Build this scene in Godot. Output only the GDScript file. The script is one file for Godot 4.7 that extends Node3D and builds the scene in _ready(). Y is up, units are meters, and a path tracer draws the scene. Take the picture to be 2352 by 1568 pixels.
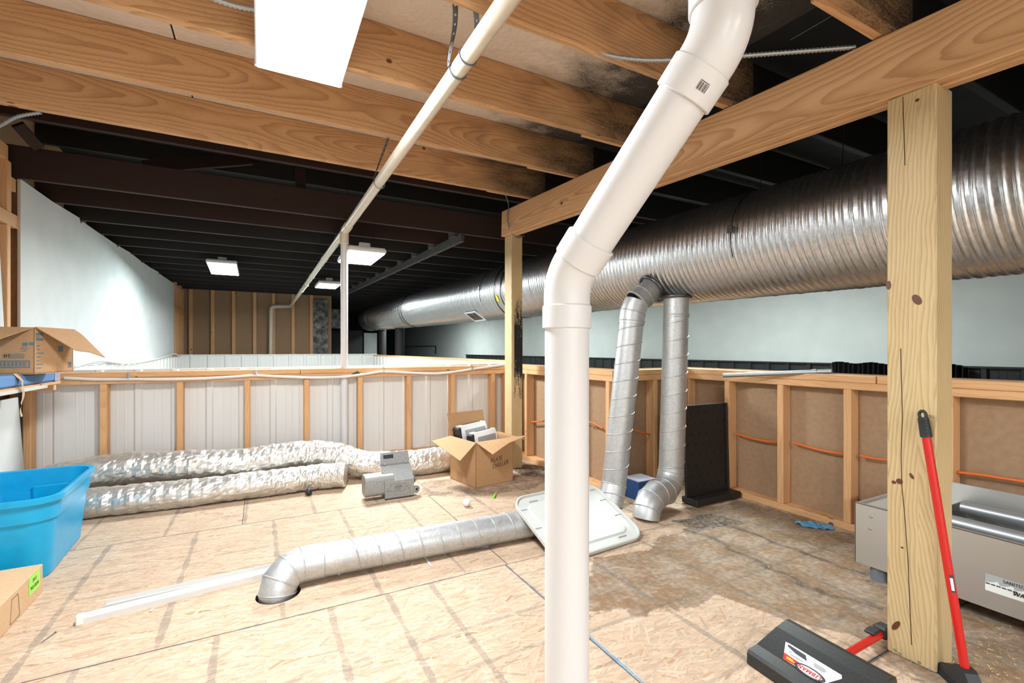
extends Node3D
# A loft above a shop: OSB deck, stud half walls, a galvanised spiral duct, white drain pipes, clutter on the floor.
# x runs along the joists, -z along the beam and the duct, y up, metres. Photo pixels are of 2352 x 1568.

const FPX := 1076.0
const HORIZON := 803.0
const EYE := 1.10
var SN := sin(atan(578.0 / 1076.0))
var CS := cos(atan(578.0 / 1076.0))
var rng := RandomNumberGenerator.new()
var M := {}
var taken := {}

# ---------------------------------------------------------------- pixel to place
func ray(u: float, v: float) -> Vector3:
	var s := (u - 1176.0) / FPX
	return Vector3(SN + s * CS, (HORIZON - v) / FPX, -CS + s * SN)
func fy(u: float, v: float, y := 0.0) -> Vector3:
	var d := ray(u, v)
	var t := (y - EYE) / d.y
	return Vector3(d.x * t, y, d.z * t)
func fz(u: float, v: float, z: float) -> Vector3:
	var d := ray(u, v)
	var t := z / d.z
	return Vector3(d.x * t, EYE + d.y * t, z)
func fx(u: float, v: float, x: float) -> Vector3:
	var d := ray(u, v)
	var t := x / d.x
	return Vector3(x, EYE + d.y * t, d.z * t)

# ---------------------------------------------------------------- mesh builder
class MB:
	var p := PackedVector3Array()
	var n := PackedVector3Array()
	var t := PackedVector2Array()
	var t2 := PackedVector2Array()
	var ix := PackedInt32Array()
	var uo := 0.0
	var vo := 0.0
	var us := 1.0
	var vs := 1.0
	func vert(a: Vector3, b: Vector3, c := Vector2.ZERO, d := Vector2.ZERO) -> int:
		p.append(a); n.append(b); t.append(c); t2.append(d)
		return p.size() - 1
	func tri(i: int, j: int, k: int) -> void:
		var g := (p[j] - p[i]).cross(p[k] - p[i])
		if g.dot(n[i] + n[j] + n[k]) > 0.0:
			ix.append(i); ix.append(k); ix.append(j)
		else:
			ix.append(i); ix.append(j); ix.append(k)
	func face(pts: Array, nn := Vector3.ZERO, uv: Array = []) -> void:
		if nn == Vector3.ZERO:
			nn = (pts[1] - pts[0]).cross(pts[2] - pts[0]).normalized()
		var b := p.size()
		for k in pts.size():
			vert(pts[k], nn, uv[k] if uv.size() else Vector2(pts[k].x + pts[k].z, pts[k].y))
		for k in range(1, pts.size() - 1):
			tri(b, b + k, b + k + 1)
	func box(xf: Transform3D, s: Vector3, bev := 0.0) -> void:
		var h := s * 0.5
		var la := 0
		if s.y >= s.x and s.y >= s.z: la = 1
		elif s.z >= s.x: la = 2
		bev = minf(bev, minf(h.x, minf(h.y, h.z)) * 0.6)
		var P := {}
		for sx in [-1, 1]:
			for sy in [-1, 1]:
				for sz in [-1, 1]:
					var q := []
					for a in 3:
						var w := Vector3(sx * (h.x - bev), sy * (h.y - bev), sz * (h.z - bev))
						w[a] = [sx, sy, sz][a] * h[a]
						q.append(w)
					P[Vector3i(sx, sy, sz)] = q
		for a in 3:
			var b := (a + 1) % 3
			var c := (a + 2) % 3
			for s1 in [-1, 1]:
				var nn := Vector3.ZERO
				nn[a] = s1
				var pts := []
				var uv := []
				for k in [[-1, -1], [1, -1], [1, 1], [-1, 1]]:
					var cn := Vector3i.ZERO
					cn[a] = s1; cn[b] = k[0]; cn[c] = k[1]
					var w: Vector3 = P[cn][a]
					pts.append(xf * w)
					var uu: float
					var vv: float
					if la == b: uu = w[b]; vv = w[c] + a * 0.11
					elif la == c: uu = w[c]; vv = w[b] + a * 0.11
					else: uu = w[b] * 0.3; vv = w[c]
					uv.append(Vector2(uu * us + uo, vv * vs + vo))
				face(pts, (xf.basis * nn).normalized(), uv)
			if bev > 0.0:
				for s1 in [-1, 1]:
					for s2 in [-1, 1]:
						var nn := Vector3.ZERO
						nn[b] = s1; nn[c] = s2
						var pts := []
						var uv := []
						for k in [[b, -1], [b, 1], [c, 1], [c, -1]]:
							var cn := Vector3i.ZERO
							cn[b] = s1; cn[c] = s2; cn[a] = k[1]
							var w: Vector3 = P[cn][k[0]]
							pts.append(xf * w)
							uv.append(Vector2(w[la] * us + uo, (w[b] + w[c]) * 0.5 * vs + vo))
						face(pts, (xf.basis * nn.normalized()).normalized(), uv)
		if bev > 0.0:
			for cn in P:
				var q: Array = P[cn]
				face([xf * q[0], xf * q[1], xf * q[2]], (xf.basis * Vector3(cn)).normalized(), [Vector2(uo, vo), Vector2(uo, vo), Vector2(uo, vo)])
	func bx(a: Vector3, b: Vector3, bev := 0.0) -> void:
		box(Transform3D(Basis(), (a + b) * 0.5), (b - a).abs(), bev)
	# swept tube, radii one number or one per point
	func tube(path: Array, rad, seg := 12, caps := true, flat := Vector2.ONE) -> void:
		var cnt := path.size()
		var d: Vector3 = (path[1] - path[0]).normalized()
		var side := d.cross(Vector3.UP if absf(d.y) < 0.9 else Vector3.RIGHT).normalized()
		var base := p.size()
		var run := 0.0
		for k in cnt:
			var a: Vector3 = path[maxi(k - 1, 0)]
			var b: Vector3 = path[mini(k + 1, cnt - 1)]
			if (b - a).length() > 1e-6:
				d = (b - a).normalized()
			side = (side - d * side.dot(d)).normalized()
			var up := side.cross(d).normalized()
			if k > 0: run += (path[k] - path[k - 1]).length()
			var r: float = rad[k] if rad is Array else rad
			var stretch := 1.0
			if k > 0 and k < cnt - 1:
				var c1: float = ((path[k] - path[k - 1]) as Vector3).normalized().dot(d)
				stretch = 1.0 / maxf(c1, 0.6)
			for j in seg + 1:
				var g := TAU * j / seg
				var w := side * cos(g) * flat.x + up * sin(g) * flat.y
				vert(path[k] + w * r * (1.0 if stretch < 1.02 else 1.0), (side * cos(g) / flat.x + up * sin(g) / flat.y).normalized(), Vector2(run, float(j) / seg))
		for k in cnt - 1:
			for j in seg:
				var a := base + k * (seg + 1) + j
				tri(a, a + 1, a + seg + 1)
				tri(a + 1, a + seg + 2, a + seg + 1)
		if caps:
			for e in [0, cnt - 1]:
				var nn: Vector3 = (path[0] - path[1]).normalized() if e == 0 else (path[cnt - 1] - path[cnt - 2]).normalized()
				var c := vert(path[e], nn)
				var f := p.size()
				for j in seg + 1:
					vert(p[base + e * (seg + 1) + j], nn)
				for j in seg:
					tri(c, f + j, f + j + 1)
	# surface of revolution about local y; prof = [Vector2(r, y)...]
	func lathe(prof: Array, seg: int, xf: Transform3D) -> void:
		for k in prof.size() - 1:
			var a: Vector2 = prof[k]
			var b: Vector2 = prof[k + 1]
			var e := (b - a).normalized()
			var base := p.size()
			for j in seg + 1:
				var g := TAU * j / seg
				var o := Vector3(cos(g), 0, sin(g))
				var nn := (xf.basis * (o * e.y + Vector3.UP * -e.x)).normalized()
				vert(xf * (o * a.x + Vector3.UP * a.y), nn, Vector2(float(j) / seg, a.y))
				vert(xf * (o * b.x + Vector3.UP * b.y), nn, Vector2(float(j) / seg, b.y))
			for j in seg:
				var q := base + j * 2
				tri(q, q + 1, q + 2)
				tri(q + 1, q + 3, q + 2)
	# grid of points (rows of equal length), smooth or faceted
	func sheet(rows: Array, flat := false, out := Vector3.ZERO) -> void:
		var h := rows.size()
		var w: int = rows[0].size()
		if flat:
			for r in h - 1:
				for c in w - 1:
					var a: Vector3 = rows[r][c]
					var b: Vector3 = rows[r][c + 1]
					var d: Vector3 = rows[r + 1][c + 1]
					var e: Vector3 = rows[r + 1][c]
					for q in [[a, b, d], [a, d, e]]:
						face(q, Vector3.ZERO, [Vector2(c, r), Vector2(c + 1, r), Vector2(c, r + 1)])
			return
		var base := p.size()
		for r in h:
			for c in w:
				var du: Vector3 = rows[r][mini(c + 1, w - 1)] - rows[r][maxi(c - 1, 0)]
				var dv: Vector3 = rows[mini(r + 1, h - 1)][c] - rows[maxi(r - 1, 0)][c]
				var nn := du.cross(dv).normalized()
				if out != Vector3.ZERO and nn.dot(out) < 0.0: nn = -nn
				vert(rows[r][c], nn, Vector2(float(c) / (w - 1), float(r) / (h - 1)))
		for r in h - 1:
			for c in w - 1:
				var a := base + r * w + c
				tri(a, a + 1, a + w)
				tri(a + 1, a + w + 1, a + w)
	# extrude a 2D outline (x, y) from z0 to z1 through xf
	func prism(poly: PackedVector2Array, z0: float, z1: float, xf: Transform3D, smooth := false) -> void:
		var m := poly.size()
		var area := 0.0
		for k in m:
			area += poly[k].x * poly[(k + 1) % m].y - poly[(k + 1) % m].x * poly[k].y
		var sg := 1.0 if area > 0.0 else -1.0
		for k in m:
			var a := poly[k]
			var b := poly[(k + 1) % m]
			var e := (b - a).normalized()
			var nn := (xf.basis * Vector3(e.y * sg, -e.x * sg, 0)).normalized()
			var na := nn
			var nb := nn
			if smooth:
				var ea := (a - poly[(k + m - 1) % m]).normalized()
				var eb := (poly[(k + 2) % m] - b).normalized()
				if ea.dot(e) > 0.5: na = (xf.basis * Vector3((e.y + ea.y) * sg, -(e.x + ea.x) * sg, 0)).normalized()
				if eb.dot(e) > 0.5: nb = (xf.basis * Vector3((e.y + eb.y) * sg, -(e.x + eb.x) * sg, 0)).normalized()
			var i := vert(xf * Vector3(a.x, a.y, z0), na, Vector2(a.x, z0))
			vert(xf * Vector3(b.x, b.y, z0), nb, Vector2(b.x, z0))
			vert(xf * Vector3(b.x, b.y, z1), nb, Vector2(b.x, z1))
			vert(xf * Vector3(a.x, a.y, z1), na, Vector2(a.x, z1))
			tri(i, i + 1, i + 2); tri(i, i + 2, i + 3)
		var idx := Geometry2D.triangulate_polygon(poly)
		for z in [z0, z1]:
			var nn := (xf.basis * Vector3(0, 0, -1 if z == minf(z0, z1) else 1)).normalized()
			var b := p.size()
			for q in poly: vert(xf * Vector3(q.x, q.y, z), nn, q)
			for k in idx.size() / 3: tri(b + idx[k * 3], b + idx[k * 3 + 1], b + idx[k * 3 + 2])
	func mesh() -> ArrayMesh:
		var a := []
		a.resize(Mesh.ARRAY_MAX)
		a[Mesh.ARRAY_VERTEX] = p; a[Mesh.ARRAY_NORMAL] = n; a[Mesh.ARRAY_TEX_UV] = t; a[Mesh.ARRAY_TEX_UV2] = t2; a[Mesh.ARRAY_INDEX] = ix
		var m := ArrayMesh.new()
		m.add_surface_from_arrays(Mesh.PRIMITIVE_TRIANGLES, a)
		return m

# ---------------------------------------------------------------- nodes
func numbered(called: String) -> String:
	taken[called] = taken.get(called, -1) + 1
	return called if taken[called] == 0 else "%s_%03d" % [called, taken[called]]
func tag(o: Node3D, label: String, category: String, group := "") -> Node3D:
	o.set_meta("label", label); o.set_meta("category", category)
	if group: o.set_meta("group", group)
	return o
func thing(called: String, label: String, category: String, at := Vector3.ZERO, turn := 0.0, group := "") -> Node3D:
	var o := Node3D.new()
	o.name = numbered(called)
	add_child(o)
	o.position = at; o.rotation.y = turn
	return tag(o, label, category, group)
func setting(called: String) -> Node3D:
	var o := Node3D.new()
	o.name = called
	add_child(o)
	o.set_meta("kind", "structure")
	return o
func put(mb, called: String, mat: Material, parent: Node3D, label := "") -> MeshInstance3D:
	var o := MeshInstance3D.new()
	o.mesh = mb.mesh() if mb is MB else mb
	o.material_override = mat
	o.name = called if parent != self else numbered(called)
	parent.add_child(o, true)
	if label: o.set_meta("label", label)
	return o
func wood(mb: MB) -> MB:
	mb.uo = rng.randf(); mb.vo = rng.randf(); mb.us = 1.0 / 3.4; mb.vs = 1.0 / 0.80
	return mb
# a board between two corners of its bounding box
func board(a: Vector3, b: Vector3, called: String, mat: Material, parent: Node3D, bev := 0.003) -> MeshInstance3D:
	var c := (a + b) * 0.5
	var mb := wood(MB.new())
	mb.box(Transform3D(), (b - a).abs(), bev)
	var o := put(mb, called, mat, parent)
	o.position = c - (parent.position if parent != self else Vector3.ZERO)
	return o
func rod(a: Vector3, b: Vector3, r: float, called: String, mat: Material, parent: Node3D, seg := 12) -> MeshInstance3D:
	var mb := MB.new()
	mb.tube([a, b], r, seg)
	return put(mb, called, mat, parent)
func curve(pts: Array, steps := 6) -> Array:
	var out := []
	for k in pts.size() - 1:
		var a: Vector3 = pts[maxi(k - 1, 0)]
		var b: Vector3 = pts[k]
		var c: Vector3 = pts[k + 1]
		var d: Vector3 = pts[mini(k + 2, pts.size() - 1)]
		for s in steps:
			out.append(b.cubic_interpolate(c, a, d, float(s) / steps))
	out.append(pts[-1])
	return out
func lettering(words: String, size: float, mat: Material, parent: Node3D, xf: Transform3D, called := "lettering", family := "Droid Sans", bold := 700) -> void:
	var f := SystemFont.new()
	f.font_names = PackedStringArray([family])
	f.font_weight = bold
	var tm := TextMesh.new()
	tm.text = words; tm.font = f; tm.font_size = 32; tm.pixel_size = size / 24.0; tm.depth = 0.0006; tm.curve_step = 2.0
	var o := put(tm, called, mat, parent)
	o.transform = xf

# ---------------------------------------------------------------- textures
func tex(w: int, h: int, data: PackedByteArray, alpha := false) -> ImageTexture:
	return ImageTexture.create_from_image(Image.create_from_data(w, h, false, Image.FORMAT_RGBA8 if alpha else Image.FORMAT_RGB8, data))
func noise_bytes(w: int, h: int, freq: float, sd: int, oct := 3, kind := FastNoiseLite.TYPE_SIMPLEX_SMOOTH) -> PackedByteArray:
	var f := FastNoiseLite.new()
	f.seed = sd; f.frequency = freq; f.noise_type = kind; f.fractal_octaves = oct
	var im := f.get_seamless_image(w, h)
	im.convert(Image.FORMAT_L8)
	return im.get_data()
# sawn boards: u along the grain, v across (four strips); rings of a log cut by a wandering plane
func wood_texture(sd: int, early: Color, late: Color, ring: float, knots: int, contrast := 1.0, straight := 0.0) -> ImageTexture:
	var W := 1024
	var Hh := 512
	var n1 := noise_bytes(W, Hh, 0.006, sd, 2)
	var n2 := noise_bytes(W, Hh, 0.05, sd + 7, 3)
	var fib := noise_bytes(W, Hh, 0.4, sd + 3, 2)
	var d := PackedByteArray()
	d.resize(W * Hh * 3)
	var r := RandomNumberGenerator.new()
	r.seed = sd
	var ks := []
	for k in knots:
		ks.append([r.randf() * W, r.randf() * Hh, r.randf_range(3, 6), r.randf_range(6, 10)])
	var strip := []
	for k in 4: strip.append([r.randf() * TAU, r.randf() * TAU, r.randf_range(0.6, 1.3), r.randf_range(-30, 30)])
	for y in Hh:
		var st: Array = strip[y / 128]
		for x in W:
			var px := float(x)
			var py := float(y)
			var dark := 0.0
			for k in ks:
				var dx: float = (px - k[0]) / (k[2] * 5.0)
				if absf(dx) > 3.0: continue
				var dy: float = (py - k[1]) / (k[3] * 2.4)
				if absf(dy) < 3.0:
					var e := exp(-dx * dx - dy * dy)
					py += e * k[3] * 1.8 * (1.0 if dy > 0 else -1.0)
					var q: float = pow((px - k[0]) / k[2], 2) + pow((float(y) - k[1]) / k[3], 2)
					if q < 1.0: dark = maxf(dark, 0.75 - 0.3 * q)
			var i := y * W + x
			var xm := x if x < W / 2 else W - 1 - x
			var slow := n1[y * W + xm] / 255.0 - 0.5
			var wig := n2[(y >> 1) * W + (xm >> 2)] / 255.0 - 0.5
			var t := TAU * px / W
			var dist: float = 26.0 + 26.0 * st[2] * (1.0 + sin(t + st[0])) + 9.0 * sin(2.0 * t + st[1]) + straight * 300.0
			var cy: float = fposmod(py, 128.0) - 64.0 + st[3] + 10.0 * sin(t + st[1]) + straight * 220.0
			var rr := sqrt(cy * cy + dist * dist) + wig * 3.0 + slow * 9.0
			var f := fposmod(rr / ring, 1.0)
			var k2 := pow(f, 2.2) * contrast
			if f > 0.92: k2 *= (1.0 - f) / 0.08
			k2 += (fib[y * W + (xm >> 4)] / 255.0 - 0.5) * 0.30 + slow * 0.30
			var c := early.lerp(late, clampf(k2, 0.0, 1.0))
			if dark > 0.0: c = c.lerp(Color(0.22, 0.11, 0.06), dark)
			d[i * 3] = int(clampf(c.r, 0, 1) * 255); d[i * 3 + 1] = int(clampf(c.g, 0, 1) * 255); d[i * 3 + 2] = int(clampf(c.b, 0, 1) * 255)
	return tex(W, Hh, d)
func osb_texture() -> ImageTexture:
	var W := 1024
	var d := PackedByteArray()
	d.resize(W * W * 3)
	for i in W * W:
		d[i * 3] = 200; d[i * 3 + 1] = 174; d[i * 3 + 2] = 142
	var r := RandomNumberGenerator.new()
	r.seed = 11
	for s in 5200:
		var cx := r.randf() * W
		var cy := r.randf() * W
		var an := r.randfn(0.0, 0.42)
		var L := r.randf_range(45, 120)
		var wd := r.randf_range(3, 15)
		var tone := r.randfn(0.0, 10.0)
		var red := r.randf_range(-4, 6)
		if r.randf() < 0.04: tone -= 26.0; red += 12.0
		var ca := cos(an)
		var sa := sin(an)
		var streak := r.randf_range(0.25, 0.6)
		for b in int(wd):
			var tb := tone + sin(b * streak * 3.0) * 3.0
			if b == 0: tb -= 9.0
			if b == int(wd) - 1: tb += 4.0
			var cr := clampi(int(202 + tb + red), 0, 255)
			var cg := clampi(int(177 + tb), 0, 255)
			var cb := clampi(int(151 + tb - red * 0.6), 0, 255)
			for a in int(L):
				var x := posmod(int(cx + a * ca - b * sa), W)
				var y := posmod(int(cy + a * sa + b * ca), W)
				var i := (y * W + x) * 3
				d[i] = cr; d[i + 1] = cg; d[i + 2] = cb
	return tex(W, W, d)

const FX0 := -1.62
const FZ0 := -4.52
const FW := 4.95
const FH := 4.4
var marks: Image
func stroke(pts: Array, wid: float, col: Color, sd: int, rough := 0.5, gap := 0.0) -> void:
	var r := RandomNumberGenerator.new()
	r.seed = sd
	var W := marks.get_width()
	var Hh := marks.get_height()
	var sc := W / FW
	var nz := FastNoiseLite.new()
	nz.seed = sd; nz.frequency = 0.02
	for k in pts.size() - 1:
		var a := Vector2((pts[k].x - FX0) * sc, (pts[k].y - FZ0) * sc)
		var b := Vector2((pts[k + 1].x - FX0) * sc, (pts[k + 1].y - FZ0) * sc)
		var L := a.distance_to(b)
		var e := (b - a) / maxf(L, 0.001)
		var nn := Vector2(-e.y, e.x)
		var hw := wid * sc * 0.5
		for s in int(L):
			var st := nz.get_noise_1d(s * 0.7 + k * 900.0)
			if gap > 0.0 and st < -1.0 + gap * 1.4: continue
			var ww := hw * (1.0 + st * rough)
			for q in range(int(-ww) - 1, int(ww) + 2):
				if absf(q) > ww + r.randf() * 1.2: continue
				var p := a + e * s + nn * q
				var x := int(p.x)
				var y := int(p.y)
				if x < 0 or y < 0 or x >= W or y >= Hh: continue
				var al := col.a * (0.55 + 0.45 * r.randf()) * (0.75 + 0.5 * st * rough)
				var o := marks.get_pixel(x, y)
				var na := 1.0 - (1.0 - o.a) * (1.0 - al)
				var mix := al / maxf(na, 0.001)
				marks.set_pixel(x, y, Color(lerpf(o.r, col.r, mix), lerpf(o.g, col.g, mix), lerpf(o.b, col.b, mix), na))
func inside(poly: PackedVector2Array, q: Vector2) -> bool:
	return Geometry2D.is_point_in_polygon(q, poly)
func ground(list: Array) -> PackedVector2Array:
	var o := PackedVector2Array()
	for k in list:
		var g := fy(k[0], k[1])
		o.append(Vector2(g.x, g.z))
	return o
func floor_marks() -> ImageTexture:
	# trodden grey dirt on the right of the deck, worn off in patches
	var w := 620
	var h := int(w * FH / FW)
	var im := Image.create(w, h, false, Image.FORMAT_RGBA8)
	var nz := FastNoiseLite.new()
	nz.seed = 5; nz.frequency = 0.02; nz.fractal_octaves = 4
	var fine := FastNoiseLite.new()
	fine.seed = 8; fine.frequency = 0.22; fine.fractal_octaves = 3
	var dirty := ground([[1330, 1330], [1350, 1300], [1470, 1262], [1560, 1200], [1600, 1165], [1720, 1150], [1960, 1225], [2150, 1290], [2420, 1360], [2420, 1620], [2140, 1580], [1990, 1500], [1850, 1440], [1700, 1420], [1560, 1395], [1420, 1400], [1345, 1420]])
	var clean1 := ground([[1396, 1404], [1491, 1422], [1518, 1431], [1515, 1464], [1453, 1450], [1390, 1440]])
	var clean2 := ground([[1637, 1364], [1800, 1424], [1700, 1482], [1545, 1420]])
	var worn := ground([[1480, 1178], [1560, 1190], [1560, 1232], [1500, 1240]])
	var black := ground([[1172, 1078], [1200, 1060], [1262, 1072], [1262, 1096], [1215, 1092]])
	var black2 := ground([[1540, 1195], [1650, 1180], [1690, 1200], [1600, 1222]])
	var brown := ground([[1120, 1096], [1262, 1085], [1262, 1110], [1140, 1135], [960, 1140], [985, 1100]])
	for y in h:
		for x in w:
			var q := Vector2(FX0 + FW * x / w, FZ0 + FH * y / h)
			var j := Vector2(nz.get_noise_2d(x, y), nz.get_noise_2d(x + 777.0, y)) * 0.16 + Vector2(fine.get_noise_2d(x, y), fine.get_noise_2d(x + 99.0, y)) * 0.03
			var g := nz.get_noise_2d(x * 2.0, y * 2.0 + 400.0)
			var f := fine.get_noise_2d(x + 50.0, y)
			var al := clampf(0.05 + 0.10 * g + 0.08 * f, 0.0, 0.2)
			var c := Color(0.50, 0.43, 0.35)
			if inside(dirty, q + j):
				al = clampf(0.72 + 0.3 * g + 0.35 * f, 0.15, 0.9)
				c = Color(0.44, 0.385, 0.325).lerp(Color(0.47, 0.36, 0.24), clampf(0.5 + g * 1.6, 0, 1))
				if inside(clean1, q + j * 0.1) or inside(clean2, q + j * 0.12): al *= 0.14
				if inside(worn, q + j): al *= 0.3
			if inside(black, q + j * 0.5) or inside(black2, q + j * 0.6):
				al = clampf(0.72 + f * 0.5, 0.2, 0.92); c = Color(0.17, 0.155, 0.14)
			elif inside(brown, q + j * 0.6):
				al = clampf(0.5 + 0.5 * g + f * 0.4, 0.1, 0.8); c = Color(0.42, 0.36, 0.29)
			im.set_pixel(x, y, Color(c.r, c.g, c.b, al))
	im.resize(2048, int(2048 * FH / FW), Image.INTERPOLATE_BILINEAR)
	marks = im
	# the mill's printed fastening lines
	var grey := Color(0.33, 0.345, 0.345, 0.62)
	var k := 0
	for row in [[-2.125, -0.4, [-1.38, -0.965, -0.558, -0.146, 0.262, 0.503, 0.7045]], [-2.125, -0.4, [1.52, 1.93, 2.34, 2.75, 3.16]], [-3.395, -2.135, [-1.15, -0.745, -0.335, 0.075, 0.48, 0.885]], [-3.395, -2.135, [1.4, 1.81, 2.22, 2.63, 3.04]], [-4.5, -3.405, [-0.9, -0.49, -0.08, 0.33, 0.74, 1.15, 1.56, 1.97]]]:
		for x in row[2]:
			k += 1
			stroke([Vector2(x, row[0]), Vector2(x + rng.randf_range(-0.01, 0.01), row[1])], 0.015 + 0.007 * rng.randf(), grey, k, 0.9, 0.3)
	for row in [[-1.6, 1.1, [-1.716, -1.497, -1.29, -1.08]], [1.11, 3.3, [-1.86, -1.66, -1.47, -1.06, -2.0]], [-1.6, 1.1, [-2.96, -2.72]], [1.12, 3.3, [-2.9, -2.55]]]:
		for z in row[2]:
			k += 1
			var full: bool = row[0] > 0.0 or z > -1.6
			stroke([Vector2(row[0], z), Vector2(row[1], z)], 0.015, Color(grey, 0.46), k, 0.9, 0.2 if full else 0.62)
	# blue sealed edges along the seams
	var blue := Color(0.16, 0.33, 0.42, 0.75)
	stroke([Vector2(-1.6, -2.13), Vector2(1.1, -2.13)], 0.008, blue, 91, 0.8, 0.1)
	stroke([Vector2(1.11, -2.13), Vector2(3.2, -2.1)], 0.006, Color(blue, 0.5), 92, 0.8, 0.3)
	stroke([Vector2(-1.6, -3.4), Vector2(2.3, -3.4)], 0.008, Color(0.25, 0.35, 0.4, 0.6), 93, 0.8, 0.2)
	stroke([Vector2(1.105, -2.13), Vector2(1.118, -0.3)], 0.014, Color(0.12, 0.34, 0.5, 0.95), 94, 0.7)
	stroke([Vector2(1.112, -1.62), Vector2(1.118, -1.15)], 0.016, Color(0.62, 0.75, 0.78, 0.7), 95, 1.0, 0.35)
	stroke([Vector2(1.118, -3.4), Vector2(1.118, -2.13)], 0.005, Color(0.25, 0.28, 0.28, 0.6), 96, 0.6)
	stroke([Vector2(1.7, -0.86), Vector2(3.2, -0.86)], 0.009, Color(0.15, 0.27, 0.33, 0.85), 97, 0.8, 0.1)
	# dried tide lines of a spill
	var tide := [[[1570, 1215], [1602, 1225], [1630, 1232], [1650, 1243], [1668, 1250], [1672, 1262], [1700, 1270], [1735, 1285], [1752, 1292], [1756, 1303], [1790, 1312], [1815, 1322], [1834, 1333], [1838, 1346], [1870, 1350], [1900, 1366], [1960, 1378], [2030, 1400]], [[1655, 1200], [1690, 1212], [1730, 1225], [1752, 1232], [1780, 1248], [1830, 1262], [1860, 1275], [1905, 1290], [1930, 1303], [1965, 1310], [1995, 1322]]]
	for t in tide:
		var path := []
		for q in t:
			var g := fy(q[0], q[1])
			path.append(Vector2(g.x, g.z))
		k += 1
		stroke(path, 0.022, Color(0.20, 0.15, 0.11, 0.75), 300 + k, 1.0, 0.05)
		stroke(path, 0.06, Color(0.30, 0.25, 0.20, 0.35), 330 + k, 1.0, 0.25)
	# short dark strokes on the deck along the foil ducts
	for q in 26:
		var g := fy(rng.randf_range(230, 560), rng.randf_range(1172, 1196))
		stroke([Vector2(g.x, g.z), Vector2(g.x + rng.randf_range(0.01, 0.06), g.z + rng.randf_range(-0.01, 0.01))], rng.randf_range(0.004, 0.016), Color(0.16, 0.13, 0.10, 0.7), 500 + q, 1.0)
	for q in 240:
		var g := Vector2(rng.randf_range(-1.5, 3.1), rng.randf_range(-4.0, -0.5))
		var dk := rng.randf() < 0.4
		stroke([g, g + Vector2(rng.randf_range(-0.02, 0.03), rng.randf_range(-0.008, 0.008))], rng.randf_range(0.002, 0.006), Color(0.35, 0.22, 0.12, 0.6) if dk else Color(0.9, 0.78, 0.6, 0.5), 700 + q, 1.0)
	return ImageTexture.create_from_image(marks)
# sprayed black paint: u runs along the timber, solid past u = 1, speckled before
func overspray_texture(sd: int, from: float, to: float) -> ImageTexture:
	var W := 512
	var Hh := 128
	var nb := noise_bytes(W, Hh, 0.018, sd, 4)
	var r := RandomNumberGenerator.new()
	r.seed = sd
	var d := PackedByteArray()
	d.resize(W * Hh * 4)
	for y in Hh:
		for x in W:
			var u := float(x) / W
			var cover := (u - from) / (to - from) + (nb[y * W + x] / 255.0 - 0.5) * 0.55
			var dot := r.randf()
			var al := 0.0
			if cover > 0.0: al = clampf(cover * (0.75 + 0.5 * dot), 0.0, 0.96)
			elif dot < 0.02: al = 0.3
			var i := (y * W + x) * 4
			d[i] = 20; d[i + 1] = 20; d[i + 2] = 20; d[i + 3] = int(al * 255)
	return tex(W, Hh, d, true)

func mat(c: Color, rough := 0.6, metal := 0.0) -> StandardMaterial3D:
	var m := StandardMaterial3D.new()
	m.albedo_color = c; m.roughness = rough; m.metallic = metal
	return m
func noise_tex(freq: float, sd: int, lo: Color, hi: Color, kind := FastNoiseLite.TYPE_SIMPLEX_SMOOTH, size := 512, oct := 4) -> NoiseTexture2D:
	var f := FastNoiseLite.new()
	f.seed = sd; f.frequency = freq; f.noise_type = kind; f.fractal_octaves = oct
	if kind == FastNoiseLite.TYPE_CELLULAR:
		f.cellular_return_type = FastNoiseLite.RETURN_CELL_VALUE
	var t := NoiseTexture2D.new()
	t.width = size; t.height = size; t.seamless = true; t.noise = f
	var g := Gradient.new()
	g.set_color(0, lo); g.set_color(1, hi)
	t.color_ramp = g
	return t
func tri_mat(m: StandardMaterial3D, t: Texture2D, scale: float, world := true) -> StandardMaterial3D:
	m.albedo_texture = t
	m.uv1_triplanar = true; m.uv1_world_triplanar = world
	m.uv1_scale = Vector3.ONE * scale
	return m
func relief(m: StandardMaterial3D, t: Texture2D, cm: float) -> StandardMaterial3D:
	m.heightmap_enabled = true; m.heightmap_texture = t; m.heightmap_scale = cm
	return m

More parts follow.
